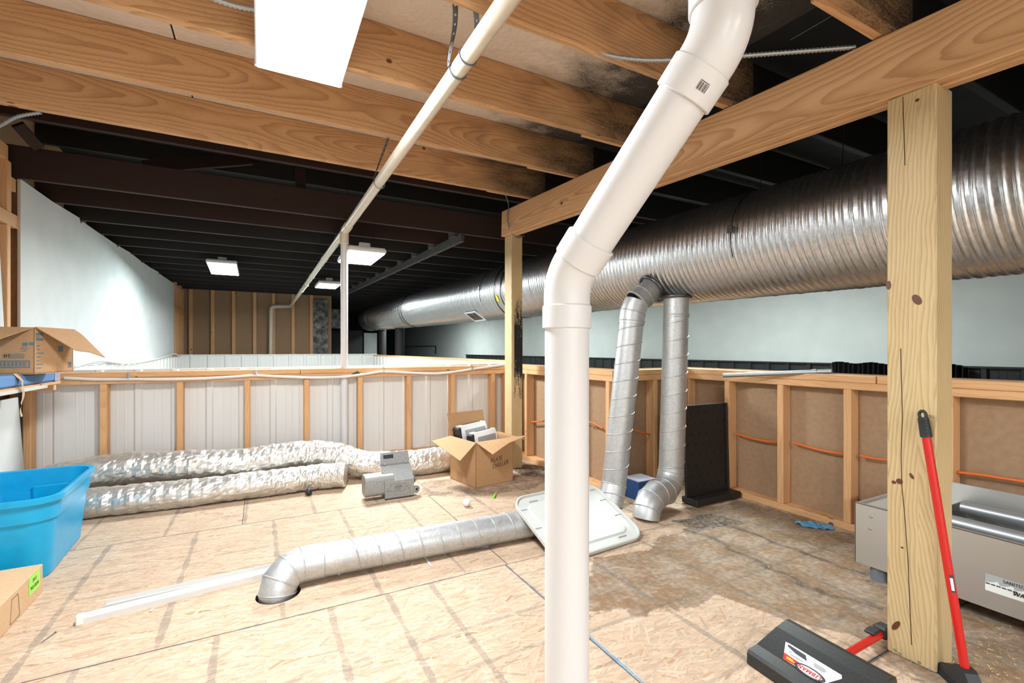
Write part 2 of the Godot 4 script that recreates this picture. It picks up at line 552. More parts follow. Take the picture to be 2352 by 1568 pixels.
func materials() -> void:
	var fir := wood_texture(3, Color(0.90, 0.745, 0.55), Color(0.70, 0.53, 0.355), 8.5, 2, 0.8)
	var pine := wood_texture(21, Color(0.90, 0.735, 0.55), Color(0.77, 0.58, 0.40), 9.0, 8, 0.5)
	var treated := wood_texture(40, Color(0.80, 0.73, 0.59), Color(0.63, 0.54, 0.40), 6.5, 3, 0.75, 1.0)
	M.fir = mat(Color(0.90, 0.86, 0.84), 0.62); M.fir.albedo_texture = fir
	M.joist = mat(Color(0.90, 0.86, 0.84), 0.62); M.joist.albedo_texture = fir
	M.joist.detail_enabled = true; M.joist.detail_albedo = overspray_texture(4, 0.74, 1.02); M.joist.detail_uv_layer = BaseMaterial3D.DETAIL_UV_2
	M.pine = mat(Color(0.96, 0.92, 0.88), 0.65); M.pine.albedo_texture = pine
	M.post = mat(Color(0.96, 0.93, 0.86), 0.6); M.post.albedo_texture = treated
	M.darkwood = mat(Color(0.20, 0.125, 0.10), 0.7); M.darkwood.albedo_texture = fir
	M.blackwood = mat(Color(0.085, 0.08, 0.08), 0.62); M.blackwood.albedo_texture = pine
	M.black = tri_mat(mat(Color(1, 1, 1), 0.75), noise_tex(0.02, 3, Color(0.055, 0.056, 0.058), Color(0.10, 0.10, 0.10)), 0.6)
	M.greyspray = tri_mat(mat(Color(1, 1, 1), 0.8), noise_tex(0.03, 9, Color(0.16, 0.16, 0.16), Color(0.30, 0.30, 0.29)), 1.0)
	M.osb = mat(Color(0.93, 0.93, 0.93), 0.75)
	M.osb.albedo_texture = osb_texture()
	M.osb.detail_enabled = true; M.osb.detail_albedo = floor_marks(); M.osb.detail_uv_layer = BaseMaterial3D.DETAIL_UV_2
	M.osb_edge = mat(Color(0.35, 0.24, 0.15), 0.9)
	M.concrete = tri_mat(mat(Color(1, 1, 1), 0.85), noise_tex(0.02, 31, Color(0.42, 0.41, 0.39), Color(0.52, 0.51, 0.49)), 0.5)
	M.kraft = tri_mat(mat(Color(1, 1, 1), 0.8), noise_tex(0.05, 13, Color(0.60, 0.485, 0.37), Color(0.66, 0.54, 0.42)), 0.9)
	M.whitewall = tri_mat(mat(Color(1, 1, 1), 0.7), noise_tex(0.012, 15, Color(0.80, 0.82, 0.815), Color(0.84, 0.855, 0.85)), 0.5)
	M.gypsum_core = mat(Color(0.74, 0.70, 0.65), 0.9)
	M.stucco = tri_mat(mat(Color(1, 1, 1), 0.85), noise_tex(0.01, 16, Color(0.84, 0.785, 0.725), Color(0.88, 0.825, 0.765)), 0.7)
	relief(M.stucco, noise_tex(0.06, 17, Color.BLACK, Color.WHITE, FastNoiseLite.TYPE_SIMPLEX_SMOOTH, 512, 3), 0.5)
	M.stucco.detail_enabled = true; M.stucco.detail_albedo = overspray_texture(14, 0.64, 0.90); M.stucco.detail_uv_layer = BaseMaterial3D.DETAIL_UV_2
	M.metal_white = mat(Color(0.90, 0.90, 0.885), 0.42)
	M.metal_panel = mat(Color(0.87, 0.865, 0.85), 0.42)
	M.metal_black = mat(Color(0.115, 0.13, 0.14), 0.5)
	# galvanised sheet: spangle in tone and polish
	M.galv = tri_mat(mat(Color(0.86, 0.865, 0.87), 1.0, 1.0), noise_tex(0.10, 51, Color(0.80, 0.80, 0.80), Color(0.97, 0.97, 0.97), FastNoiseLite.TYPE_CELLULAR), 1.6)
	M.galv.roughness_texture = noise_tex(0.035, 52, Color(0.28, 0.28, 0.28), Color(0.44, 0.44, 0.44))
	M.galv_pipe = tri_mat(mat(Color(0.84, 0.85, 0.85), 1.0, 0.75), noise_tex(0.12, 53, Color(0.82, 0.82, 0.82), Color(0.98, 0.98, 0.98), FastNoiseLite.TYPE_CELLULAR), 2.0)
	M.galv_pipe.roughness_texture = noise_tex(0.03, 54, Color(0.40, 0.40, 0.40), Color(0.56, 0.56, 0.56))
	M.galv_dull = tri_mat(mat(Color(0.66, 0.665, 0.655), 1.0, 0.3), noise_tex(0.16, 55, Color(0.72, 0.72, 0.72), Color(1, 1, 1), FastNoiseLite.TYPE_CELLULAR), 3.0)
	M.galv_dull.roughness_texture = noise_tex(0.06, 56, Color(0.45, 0.45, 0.45), Color(0.6, 0.6, 0.6))
	M.galv_dark = mat(Color(0.40, 0.405, 0.41), 0.34, 1.0)
	M.foil = mat(Color(0.86, 0.85, 0.825), 0.38, 0.78)
	M.steel = mat(Color(0.78, 0.78, 0.765), 0.42, 0.8)
	M.steel.anisotropy_enabled = true; M.steel.anisotropy = 0.5
	M.zinc = mat(Color(0.66, 0.68, 0.69), 0.42, 0.75)
	M.zinc_dull = mat(Color(0.48, 0.52, 0.56), 0.55, 0.6)
	M.pvc = mat(Color(0.85, 0.85, 0.85), 0.3)
	M.pvc_aged = tri_mat(mat(Color(1, 1, 1), 0.35), noise_tex(0.02, 61, Color(0.82, 0.78, 0.70), Color(0.87, 0.84, 0.78)), 1.5)
	M.vinyl = mat(Color(0.80, 0.80, 0.785), 0.45)
	M.cable_white = mat(Color(0.87, 0.86, 0.84), 0.45)
	M.orange = mat(Color(0.86, 0.42, 0.16), 0.5)
	M.cardboard = tri_mat(mat(Color(1, 1, 1), 0.85), noise_tex(0.04, 71, Color(0.66, 0.51, 0.36), Color(0.72, 0.565, 0.40)), 2.0)
	M.cardboard_pale = tri_mat(mat(Color(1, 1, 1), 0.85), noise_tex(0.04, 73, Color(0.76, 0.63, 0.48), Color(0.81, 0.68, 0.53)), 2.0)
	M.tape = mat(Color(0.60, 0.45, 0.29), 0.3)
	M.ink = mat(Color(0.27, 0.20, 0.14), 0.8)
	M.ink_blue = mat(Color(0.31, 0.46, 0.50), 0.8)
	M.ink_black = mat(Color(0.07, 0.07, 0.07), 0.6)
	M.tub = tri_mat(mat(Color(1, 1, 1), 0.32), noise_tex(0.02, 81, Color(0.03, 0.60, 0.80), Color(0.05, 0.66, 0.85)), 1.2)
	M.lid = mat(Color(0.76, 0.77, 0.75), 0.45)
	M.lid_groove = mat(Color(0.58, 0.58, 0.56), 0.6)
	M.plastic_black = tri_mat(mat(Color(1, 1, 1), 0.42), noise_tex(0.05, 83, Color(0.10, 0.105, 0.105), Color(0.19, 0.195, 0.19), FastNoiseLite.TYPE_SIMPLEX_SMOOTH, 512, 5), 3.0)
	M.panel_black = tri_mat(mat(Color(1, 1, 1), 0.55), noise_tex(0.02, 84, Color(0.085, 0.083, 0.08), Color(0.125, 0.12, 0.115)), 2.0)
	M.hole = mat(Color(0.015, 0.015, 0.015), 0.9)
	M.red = mat(Color(0.74, 0.10, 0.085), 0.28)
	M.grip = mat(Color(0.13, 0.14, 0.15), 0.55)
	M.white = mat(Color(0.88, 0.88, 0.87), 0.35)
	M.device_white = mat(Color(0.88, 0.88, 0.88), 0.38)
	M.device_grey = mat(Color(0.56, 0.565, 0.57), 0.45)
	M.blue_foam = mat(Color(0.36, 0.53, 0.72), 0.75)
	M.blue_box = mat(Color(0.06, 0.28, 0.52), 0.5)
	M.blue_cloth = mat(Color(0.36, 0.60, 0.74), 0.7)
	M.note = mat(Color(0.62, 0.93, 0.36), 0.7)
	M.lime = mat(Color(0.48, 0.86, 0.16), 0.6)
	M.paper = mat(Color(0.86, 0.87, 0.86), 0.5)
	M.paper_grey = mat(Color(0.63, 0.65, 0.65), 0.4)
	M.label_red = mat(Color(0.83, 0.16, 0.11), 0.5)
	M.label_navy = mat(Color(0.20, 0.23, 0.28), 0.5)
	M.label_yellow = mat(Color(0.92, 0.86, 0.20), 0.5)
	M.wire = mat(Color(0.13, 0.13, 0.13), 0.5, 0.5)
	M.moss = mat(Color(0.25, 0.33, 0.19), 0.95)
	M.yellow = mat(Color(0.86, 0.78, 0.22), 0.6)
	M.white_plastic_lamp = mat(Color(0.85, 0.85, 0.84), 0.4)
	M.dust = mat(Color(0.80, 0.66, 0.47), 0.9)
	# perforated strap
	var sd := PackedByteArray()
	for y in 32:
		for x in 16:
			var q := Vector2((x + 0.5) / 16.0 - 0.5, ((y + 0.5) / 32.0 - 0.5) * 1.6)
			sd.append_array([255, 255, 255, 0 if q.length() < 0.2 else 255])
	M.strap = mat(Color(0.42, 0.43, 0.44), 0.42, 0.9)
	M.strap.albedo_texture = tex(16, 32, sd, true)
	M.strap.transparency = BaseMaterial3D.TRANSPARENCY_ALPHA_SCISSOR
	M.glow_near = mat(Color(1, 1, 1)); M.glow_near.emission_enabled = true; M.glow_near.emission = Color(1, 0.985, 0.96); M.glow_near.emission_energy_multiplier = 6.0
	M.glow_far = mat(Color(1, 1, 1)); M.glow_far.emission_enabled = true; M.glow_far.emission = Color(0.96, 1.0, 0.985); M.glow_far.emission_energy_multiplier = 6.0

# ---------------------------------------------------------------- shapes
func slab(pts: Array, th: float) -> MB:
	var mb := MB.new()
	var nn: Vector3 = (pts[1] - pts[0]).cross(pts[2] - pts[0]).normalized()
	var lo := []
	for q in pts: lo.append(q - nn * th)
	mb.face(pts, nn)
	mb.face(lo, -nn)
	var c := Vector3.ZERO
	for q in pts: c += q / pts.size()
	for k in pts.size():
		var j := (k + 1) % pts.size()
		var o: Vector3 = (pts[j] - pts[k]).cross(nn).normalized()
		if o.dot((pts[k] + pts[j]) * 0.5 - c) < 0.0: o = -o
		mb.face([pts[k], pts[j], lo[j], lo[k]], o)
	return mb
func ring_into(mb: MB, c: Vector3, axis: Vector3, r: float, th: float, seg := 36) -> void:
	axis = axis.normalized()
	var a := axis.cross(Vector3.UP if absf(axis.y) < 0.9 else Vector3.RIGHT).normalized()
	var b := axis.cross(a)
	var path := []
	for k in seg + 1: path.append(c + (a * cos(TAU * k / seg) + b * sin(TAU * k / seg)) * r)
	mb.tube(path, th, 6, false)
func helix_into(mb: MB, a: Vector3, b: Vector3, r: float, pitch: float, th: float, phase := 0.0, seg := 28) -> void:
	var ax := (b - a).normalized()
	var u := ax.cross(Vector3.UP if absf(ax.y) < 0.9 else Vector3.RIGHT).normalized()
	var w := ax.cross(u)
	var turns := (b - a).length() / pitch
	var path := []
	for k in int(turns * seg) + 1:
		var g := TAU * k / seg + phase
		path.append(a + ax * (pitch * k / seg) + (u * cos(g) + w * sin(g)) * r)
	mb.tube(path, th, 5, true)
# profiled metal sheet from a to b along the ground, standing y0..y1; out points to the visible side
func corrugated(a: Vector3, b: Vector3, y0: float, y1: float, out: Vector3, pitch: float, depth: float) -> MB:
	var mb := MB.new()
	var L := (b - a).length()
	var e := (b - a) / L
	var prof := [[0.0, 0.0], [0.20, 0.0], [0.225, 0.12], [0.25, 0.0], [0.42, 0.0], [0.445, 0.12], [0.47, 0.0], [0.66, 0.0], [0.72, 1.0], [0.86, 1.0], [0.92, 0.0]]
	var pts := []
	var s := 0.0
	while s < L:
		for q in prof:
			var x: float = s + q[0] * pitch
			if x <= L: pts.append(a + e * x + out * q[1] * depth)
		s += pitch
	pts.append(b)
	for k in pts.size() - 1:
		var d: Vector3 = pts[k + 1] - pts[k]
		var nn := d.cross(Vector3.UP).normalized()
		if nn.dot(out) < 0.0: nn = -nn
		mb.face([pts[k] + Vector3.UP * y0, pts[k + 1] + Vector3.UP * y0, pts[k + 1] + Vector3.UP * y1, pts[k] + Vector3.UP * y1], nn)
	return mb
func spiral_duct(a: Vector3, b: Vector3, R: float, split: float) -> MB:
	var mb := MB.new()
	var ax := (b - a).normalized()
	var u := ax.cross(Vector3.UP).normalized()
	var w := u.cross(ax)
	var L := (b - a).length()
	var seg := 60
	var pitch := 0.155
	var s := 0.0
	var rows := 0
	while s <= L:
		for j in seg + 1:
			var g := TAU * j / seg
			var f := fposmod(s / pitch + float(j) / seg, 1.0)
			# three rolled ribs and one lock seam in each turn
			var r := 0.0
			var dr := 0.0
			for q in [[0.0, 0.0085, 0.07], [1.0, 0.0085, 0.07], [0.27, 0.0065, 0.075], [0.5, 0.0065, 0.075], [0.73, 0.0065, 0.075]]:
				var x: float = (f - q[0]) / q[2]
				if absf(x) < 1.0:
					r += q[1] * 0.5 * (1.0 + cos(PI * x))
					dr += -q[1] * 0.5 * PI * sin(PI * x) / (q[2] * pitch)
			var o := u * cos(g) + w * sin(g)
			mb.vert(a + ax * s + o * (R + r), (o - ax * dr).normalized(), Vector2(s, float(j) / seg))
		rows += 1
		s += 0.0055 if s < split else 0.007
	for k in rows - 1:
		for j in seg:
			var i := k * (seg + 1) + j
			mb.ix.append(i); mb.ix.append(i + seg + 1); mb.ix.append(i + 1)
			mb.ix.append(i + 1); mb.ix.append(i + seg + 1); mb.ix.append(i + seg + 2)
	# make the winding agree with the normals
	var g0 := (mb.p[mb.ix[1]] - mb.p[mb.ix[0]]).cross(mb.p[mb.ix[2]] - mb.p[mb.ix[0]])
	if g0.dot(mb.n[mb.ix[0]]) > 0.0:
		for k in mb.ix.size() / 3:
			var q := mb.ix[k * 3 + 1]
			mb.ix[k * 3 + 1] = mb.ix[k * 3 + 2]; mb.ix[k * 3 + 2] = q
	return mb
# crumpled foil sleeve over a wire coil
func flex_duct(pts: Array, R: float, sd: int) -> MB:
	var path := curve(pts, 26)
	var nz := FastNoiseLite.new()
	nz.seed = sd; nz.frequency = 9.0; nz.fractal_octaves = 3
	var ridge := FastNoiseLite.new()
	ridge.seed = sd + 5; ridge.frequency = 14.0; ridge.fractal_type = FastNoiseLite.FRACTAL_RIDGED; ridge.fractal_octaves = 2
	var mb := MB.new()
	var rows := []
	var side := Vector3.UP
	var run := 0.0
	var seg := 54
	for k in path.size():
		var d: Vector3 = (path[mini(k + 1, path.size() - 1)] - path[maxi(k - 1, 0)]).normalized()
		side = (side - d * side.dot(d)).normalized()
		var up := side.cross(d)
		if k: run += (path[k] - path[k - 1]).length()
		var row := []
		var e := minf(run, 10.0)
		for j in seg + 1:
			var g := TAU * (j % seg) / seg
			var o := side * cos(g) + up * sin(g)
			var q: Vector3 = path[k] + o * R
			var wob := nz.get_noise_3dv(q * 1.0) * 0.009 + ridge.get_noise_3d(run * 2.6, cos(g) * R * 1.2, sin(g) * R * 1.2) * 0.004 + 0.0016 * sin(TAU * run / 0.07 + 0.8 * sin(g)) + ridge.get_noise_3d(q.x * 0.4, q.y * 3.0, q.z * 3.0) * 0.002
			var r := R + wob
			var sag: Vector3 = path[k] + o * r
			if sag.y < 0.004: sag.y = 0.004 + 0.002 * sin(run * 60.0)
			row.append(sag)
		rows.append(row)
	mb.sheet(rows, true)
	for e2 in [0, rows.size() - 1]:
		var c: Vector3 = path[e2]
		for j in seg:
			mb.face([c, rows[e2][j], rows[e2][j + 1]])
	return mb
func corner_rect(w: float, h: float, r: float, k := 6) -> PackedVector2Array:
	var o := PackedVector2Array()
	for c in [[1, 1, 0], [-1, 1, 1], [-1, -1, 2], [1, -1, 3]]:
		for s in k + 1:
			var g: float = PI / 2 * (c[2] + float(s) / k)
			o.append(Vector2(c[0] * (w / 2 - r) + r * cos(g), c[1] * (h / 2 - r) + r * sin(g)))
	return o

func joist_y(z: float) -> float:
	return 2.25 + 0.05 * (-z - 0.86)
func truss_y(z: float) -> float:
	return 2.28 + 0.015 * (-z - 4.46)

# ---------------------------------------------------------------- the scene
func _ready() -> void:
	rng.seed = 77
	# camera
	var cam := Camera3D.new()
	cam.name = "camera"
	add_child(cam)
	cam.position = Vector3(0, EYE, 0)
	cam.rotation.y = -atan(578.0 / 1076.0)
	cam.near = 0.05; cam.far = 100.0
	cam.projection = Camera3D.PROJECTION_FRUSTUM
	cam.size = cam.near * 1568.0 / FPX
	cam.frustum_offset = Vector2(0, cam.near * 19.0 / FPX)
	cam.current = true
	# no sky reaches indoors
	var we := WorldEnvironment.new()
	we.name = "environment"
	var env := Environment.new()
	env.background_mode = Environment.BG_COLOR
	env.background_color = Color.BLACK
	env.tonemap_mode = Environment.TONE_MAPPER_LINEAR
	env.tonemap_exposure = 1.12
	env.sdfgi_enabled = true; env.ssao_enabled = true; env.ssil_enabled = true
	we.environment = env
	add_child(we)
	materials()
	# lamps: the four in the picture, and their like over the deck behind the camera
	lamp(Vector3(0.15, 2.262, -1.575), Vector3(0.15, 2.262, -2.19), 0.325, M.glow_near, 8.0, Color(0.96, 0.98, 1.0), "large bright flat panel light hung below the orange ceiling joists", true)
	lamp(Vector3(-0.2, 2.04, 1.75), Vector3(-0.2, 2.04, 2.39), 0.325, M.glow_near, 8.5, Color(0.96, 0.98, 1.0), "flat panel light over the deck behind the viewer on the left", true)
	lamp(Vector3(1.4, 2.04, 1.75), Vector3(1.4, 2.04, 2.39), 0.325, M.glow_near, 8.0, Color(0.96, 0.98, 1.0), "flat panel light over the deck behind the viewer near the beam", true)
	lamp(Vector3(0.873, 2.0, -4.46), Vector3(0.873, 2.0, -5.10), 0.325, M.glow_far, 12.0, Color(0.97, 0.99, 1.0), "flat panel light hung just right of the thin upright white pipe", false)
	lamp(Vector3(-0.44, 2.21, -7.10), Vector3(-0.436, 2.155, -7.72), 0.325, M.glow_far, 5.5, Color(0.93, 1.0, 1.0), "tilted flat panel light hung near the white drywall wall", false)
	lamp(Vector3(1.0, 2.165, -8.10), Vector3(1.0, 2.17, -8.74), 0.325, M.glow_far, 12.0, Color(0.97, 0.99, 1.0), "flat panel light farthest off under the black trusses", false)
	for k in [[-2.6, 6.0, "flat panel light behind the big duct near the branch pipes"], [-6.6, 6.5, "flat panel light behind the middle of the big duct"], [-11.2, 9.0, "flat panel light behind the far end of the big duct"]]:
		lamp(Vector3(3.5, 2.02, k[0]), Vector3(3.5, 2.02, k[0] - 0.64), 0.325, M.glow_far, k[1], Color(0.95, 1.0, 0.99), k[2], false)
	build_floor()
	build_ceiling()
	build_walls()
	build_far()
	build_posts()
	build_pipes()
	build_ducts()
	build_left()
	build_floor_things()
	build_right()
	build_small()

func lamp(a: Vector3, b: Vector3, w: float, glow: Material, energy: float, tint: Color, label: String, close: bool) -> void:
	var c := (a + b) * 0.5
	var ax := (b - a).normalized()
	var L := (b - a).length()
	var o := thing("panel_light", label, "light", c, 0.0, "flat panel lights")
	var side := ax.cross(Vector3.UP).normalized()
	var up := side.cross(ax).normalized()
	var bs := Basis(side, up, -ax)
	var mb := MB.new()
	mb.box(Transform3D(bs, up * 0.030), Vector3(w + 0.012, 0.05, L + 0.012), 0.008)
	put(mb, "housing", M.white_plastic_lamp, o)
	mb = MB.new()
	mb.box(Transform3D(bs, up * 0.001), Vector3(w, 0.008, L), 0.003)
	put(mb, "diffuser", glow, o, "glowing white diffuser")
	for s in [-1, 1]:
		mb = MB.new()
		mb.box(Transform3D(bs, up * 0.022 + ax * s * (L * 0.5 + 0.01)), Vector3(w + 0.02, 0.03, 0.014), 0.003)
		put(mb, "end_cap", M.white_plastic_lamp, o)
	mb = MB.new()
	mb.box(Transform3D(bs, up * 0.085 - ax * L * 0.30), Vector3(0.10, 0.06, 0.05), 0.004)
	put(mb, "driver_box", M.white_plastic_lamp, o)
	for s in [-1, 1]:
		rod(bs * Vector3(s * w * 0.4, 0.05, 0), Vector3(s * w * 0.4, 0.09 if close else ((2.905 if c.z < -3.6 else joist_y(c.z) + 0.264) - c.y), 0), 0.003, "hanger_wire", M.wire, o, 6)
	var l := AreaLight3D.new()
	l.name = "light"
	o.add_child(l)
	l.area_size = Vector2(w * 0.97, L * 0.97)
	l.transform = Transform3D(Basis(side, -ax, up), -up * 0.006)
	l.light_color = tint
	l.light_energy = energy
	l.shadow_enabled = true
	l.set("area_range", 30.0)

# ---------------------------------------------------------------- floor
func floor_panel(x0: float, x1: float, z0: float, z1: float, parent: Node3D, hole := Vector3.ZERO) -> void:
	var mb := MB.new()
	var g := 0.0015
	x0 += g; x1 -= g; z0 += g; z1 -= g
	var uv := func(q: Vector3) -> Vector2: return Vector2(q.x / 0.92 + x0 * 0.37, q.z / 0.92 + z0 * 0.21)
	var uv2 := func(q: Vector3) -> Vector2: return Vector2((q.x - FX0) / FW, (q.z - FZ0) / FH)
	var outer := []
	var inner := []
	if hole == Vector3.ZERO:
		for q in [Vector3(x0, 0, z0), Vector3(x1, 0, z0), Vector3(x1, 0, z1), Vector3(x0, 0, z1)]:
			mb.vert(q, Vector3.UP, uv.call(q), uv2.call(q))
		mb.tri(0, 1, 2); mb.tri(0, 2, 3)
	else:
		var angs := []
		for k in 40: angs.append(TAU * k / 40)
		for q in [[x0, z0], [x1, z0], [x1, z1], [x0, z1]]:
			angs.append(fposmod(atan2(q[1] - hole.z, q[0] - hole.x), TAU))
		angs.sort()
		for a in angs:
			var d := Vector3(cos(a), 0, sin(a))
			var tx: float = 1e9 if absf(d.x) < 1e-6 else ((x1 if d.x > 0 else x0) - hole.x) / d.x
			var tz: float = 1e9 if absf(d.z) < 1e-6 else ((z1 if d.z > 0 else z0) - hole.z) / d.z
			outer.append(Vector3(hole.x, 0, hole.z) + d * minf(tx, tz))
			inner.append(Vector3(hole.x, 0, hole.z) + d * hole.y)
		var m := outer.size()
		for k in m:
			mb.vert(outer[k], Vector3.UP, uv.call(outer[k]), uv2.call(outer[k]))
			mb.vert(inner[k], Vector3.UP, uv.call(inner[k]), uv2.call(inner[k]))
		for k in m:
			var j := (k + 1) % m
			mb.tri(k * 2, j * 2, k * 2 + 1)
			mb.tri(j * 2, j * 2 + 1, k * 2 + 1)
	var o := put(mb, "osb_panel", M.osb, parent)
	# edges, and the rim of the hole
	mb = MB.new()
	var rim := [Vector3(x0, 0, z0), Vector3(x1, 0, z0), Vector3(x1, 0, z1), Vector3(x0, 0, z1)]
	for k in 4:
		var a: Vector3 = rim[k]
		var b: Vector3 = rim[(k + 1) % 4]
		var nn := (b - a).cross(Vector3.UP).normalized()
		if nn.dot((a + b) * 0.5 - (rim[0] + rim[2]) * 0.5) < 0.0: nn = -nn
		mb.face([a, b, b + Vector3.DOWN * 0.018, a + Vector3.DOWN * 0.018], nn)
	for k in inner.size():
		var a: Vector3 = inner[k]
		var b: Vector3 = inner[(k + 1) % inner.size()]
		mb.face([a, b, b + Vector3.DOWN * 0.018, a + Vector3.DOWN * 0.018], (Vector3(hole.x, 0, hole.z) - (a + b) * 0.5).normalized())
	put(mb, "panel_edge", M.osb_edge, o)
func build_floor() -> void:
	var f := setting("floor")
	var mb := MB.new()
	mb.bx(Vector3(-1.75, -0.16, -19.2), Vector3(5.4, -0.06, 3.2))
	put(mb, "subfloor", M.concrete, f)
	mb = MB.new()
	mb.bx(Vector3(-1.62, -0.0595, -4.5), Vector3(3.3, -0.035, 3.0))
	put(mb, "underlay", M.osb_edge, f)
	floor_panel(-1.62, -0.10, -4.5, -3.40, f)
	floor_panel(-0.10, 2.45, -4.5, -3.40, f)
	floor_panel(-1.62, -1.32, -3.40, -2.13, f)
	floor_panel(-1.32, 1.118, -3.40, -2.13, f, Vector3(0.072, 0.092, -2.362))
	floor_panel(1.118, 3.25, -3.40, -2.13, f)
	floor_panel(-1.62, -1.335, -2.13, -0.86, f)
	floor_panel(-1.335, 1.105, -2.13, -0.86, f)
	floor_panel(1.105, 3.25, -2.13, -0.86, f)
	for z in [-0.86, 0.41, 1.68]:
		floor_panel(-1.62, 0.9, z, minf(z + 1.27, 3.0), f)
		floor_panel(0.9, 3.25, z, minf(z + 1.27, 3.0), f)

# ---------------------------------------------------------------- ceiling
func spray_uv(mb: MB, x0: float, x1: float, ox := 0.0) -> void:
	for k in mb.p.size():
		mb.t2[k] = Vector2(clampf((mb.p[k].x + ox - x0) / (x1 - x0), 0.002, 0.998), mb.p[k].y * 2.6 + mb.p[k].z * 2.6)
func build_ceiling() -> void:
	var c := setting("ceiling")
	# near bays: fir joists on the beam
	for z in [-3.40, -2.745, -2.125, -1.49, -0.85, -0.215, 0.42, 1.05, 1.68, 2.3]:
		var y := joist_y(z)
		var mb := wood(MB.new())
		mb.box(Transform3D(), Vector3(3.76, 0.235, 0.04), 0.004)
		spray_uv(mb, 1.14, 2.14, 0.26)
		var o := put(mb, "joist", M.joist, c)
		o.position = Vector3(0.26, y + 0.1175, z)
		# lapped second timber near the beam
		mb = wood(MB.new())
		mb.box(Transform3D(), Vector3(0.52, 0.10, 0.038), 0.003)
		var o2 := put(mb, "joist_splice", M.fir, c)
		o2.position = Vector3(1.88, y + 0.058, z - 0.0395)
		# black-painted run beyond the beam
		mb = wood(MB.new())
		mb.box(Transform3D(), Vector3(3.05, 0.235, 0.038), 0.003)
		o = put(mb, "black_joist", M.blackwood, c)
		o.position = Vector3(3.67, y + 0.1175, z)
	var seam := fy(398, 65, 2.60).x
	for r in [[-1.62, seam - 0.004], [seam + 0.004, 2.0]]:
		var mb := MB.new()
		var pts := [Vector3(r[0], joist_y(3.0) + 0.236, 3.0), Vector3(r[1], joist_y(3.0) + 0.236, 3.0), Vector3(r[1], joist_y(-3.6) + 0.236, -3.6), Vector3(r[0], joist_y(-3.6) + 0.236, -3.6)]
		mb.face(pts, Vector3.DOWN)
		var hi := []
		for q in pts: hi.append(q + Vector3.UP * 0.016)
		mb.face(hi, Vector3.UP)
		for k in 4:
			var j := (k + 1) % 4
			mb.face([pts[k], pts[j], hi[j], hi[k]])
		spray_uv(mb, 0.8, 2.0)
		put(mb, "ceiling_board", M.stucco, c)
	var dk := MB.new()
	dk.face([Vector3(-1.75, joist_y(3.2) + 0.262, 3.2), Vector3(5.4, joist_y(3.2) + 0.262, 3.2), Vector3(5.4, joist_y(-3.6) + 0.262, -3.6), Vector3(-1.75, joist_y(-3.6) + 0.262, -3.6)], Vector3.DOWN)
	dk.bx(Vector3(-1.75, 2.66, -3.62), Vector3(5.4, 2.92, -3.58))
	dk.bx(Vector3(-1.75, 2.90, -19.2), Vector3(5.4, 3.0, -3.58))
	dk.bx(Vector3(-1.75, 2.72, -3.6), Vector3(5.4, 3.0, 3.2))
	put(dk, "roof_deck", M.black, c)
	# dark truss chords further back
	for k in 24:
		var z := -4.46 - 0.63 * k
		var y := truss_y(z)
		var mb := wood(MB.new())
		mb.box(Transform3D(), Vector3(6.8, 0.225, 0.04), 0.003)
		var o := put(mb, "truss_chord", M.darkwood if k < 2 else M.blackwood, c)
		o.position = Vector3(1.8, y + 0.1125, z)
		mb = wood(MB.new())
		mb.box(Transform3D(), Vector3(6.8, 0.14, 0.038), 0.003)
		o = put(mb, "top_chord", M.blackwood, c)
		o.position = Vector3(1.8, 2.82, z)
	var y4 := fz(34, 269, -4.0).y
	board(Vector3(-1.62, y4, -4.02), Vector3(5.2, y4 + 0.22, -3.98), "upper_joist", M.darkwood, c)
	# web members above the first chord
	for w in [[fz(330, 384, -4.60), fz(575, 366, -5.0), 0.10], [fz(690, 440, -4.62), fz(690, 385, -4.62), 0.085], [fz(40, 285, -4.3), fz(90, 340, -4.42), 0.07]]:
		var a: Vector3 = w[0]
		var b: Vector3 = w[1]
		var d := (b - a).normalized()
		var s := d.cross(Vector3(0, 0, 1)).normalized()
		var mb := wood(MB.new())
		mb.box(Transform3D(Basis(d, s, d.cross(s)), (a + b) * 0.5), Vector3((b - a).length(), w[2], 0.038), 0.003)
		put(mb, "truss_web", M.darkwood, c)
	# grey strongback under the black chords
	var sb := wood(MB.new())
	var p0 := Vector3(1.80, truss_y(-4.46) - 0.045, -4.4)
	var p1 := Vector3(1.62, truss_y(-11.0) - 0.045, -11.0)
	var dd := (p1 - p0).normalized()
	var ss := dd.cross(Vector3.UP).normalized()
	sb.box(Transform3D(Basis(dd, Vector3.UP, ss), (p0 + p1) * 0.5), Vector3((p1 - p0).length(), 0.085, 0.038), 0.003)
	put(sb, "strongback", M.greyspray, c)
	for k in 10:
		var z := -4.49 - 0.63 * k
		var q := p0.lerp(p1, (z - p0.z) / (p1.z - p0.z))
		var mb := wood(MB.new())
		mb.box(Transform3D(Basis(), Vector3(q.x - 0.04, truss_y(z) + 0.03, z - 0.08)), Vector3(0.038, 0.10, 0.16), 0.003)
		put(mb, "strongback_cleat", M.greyspray, c)

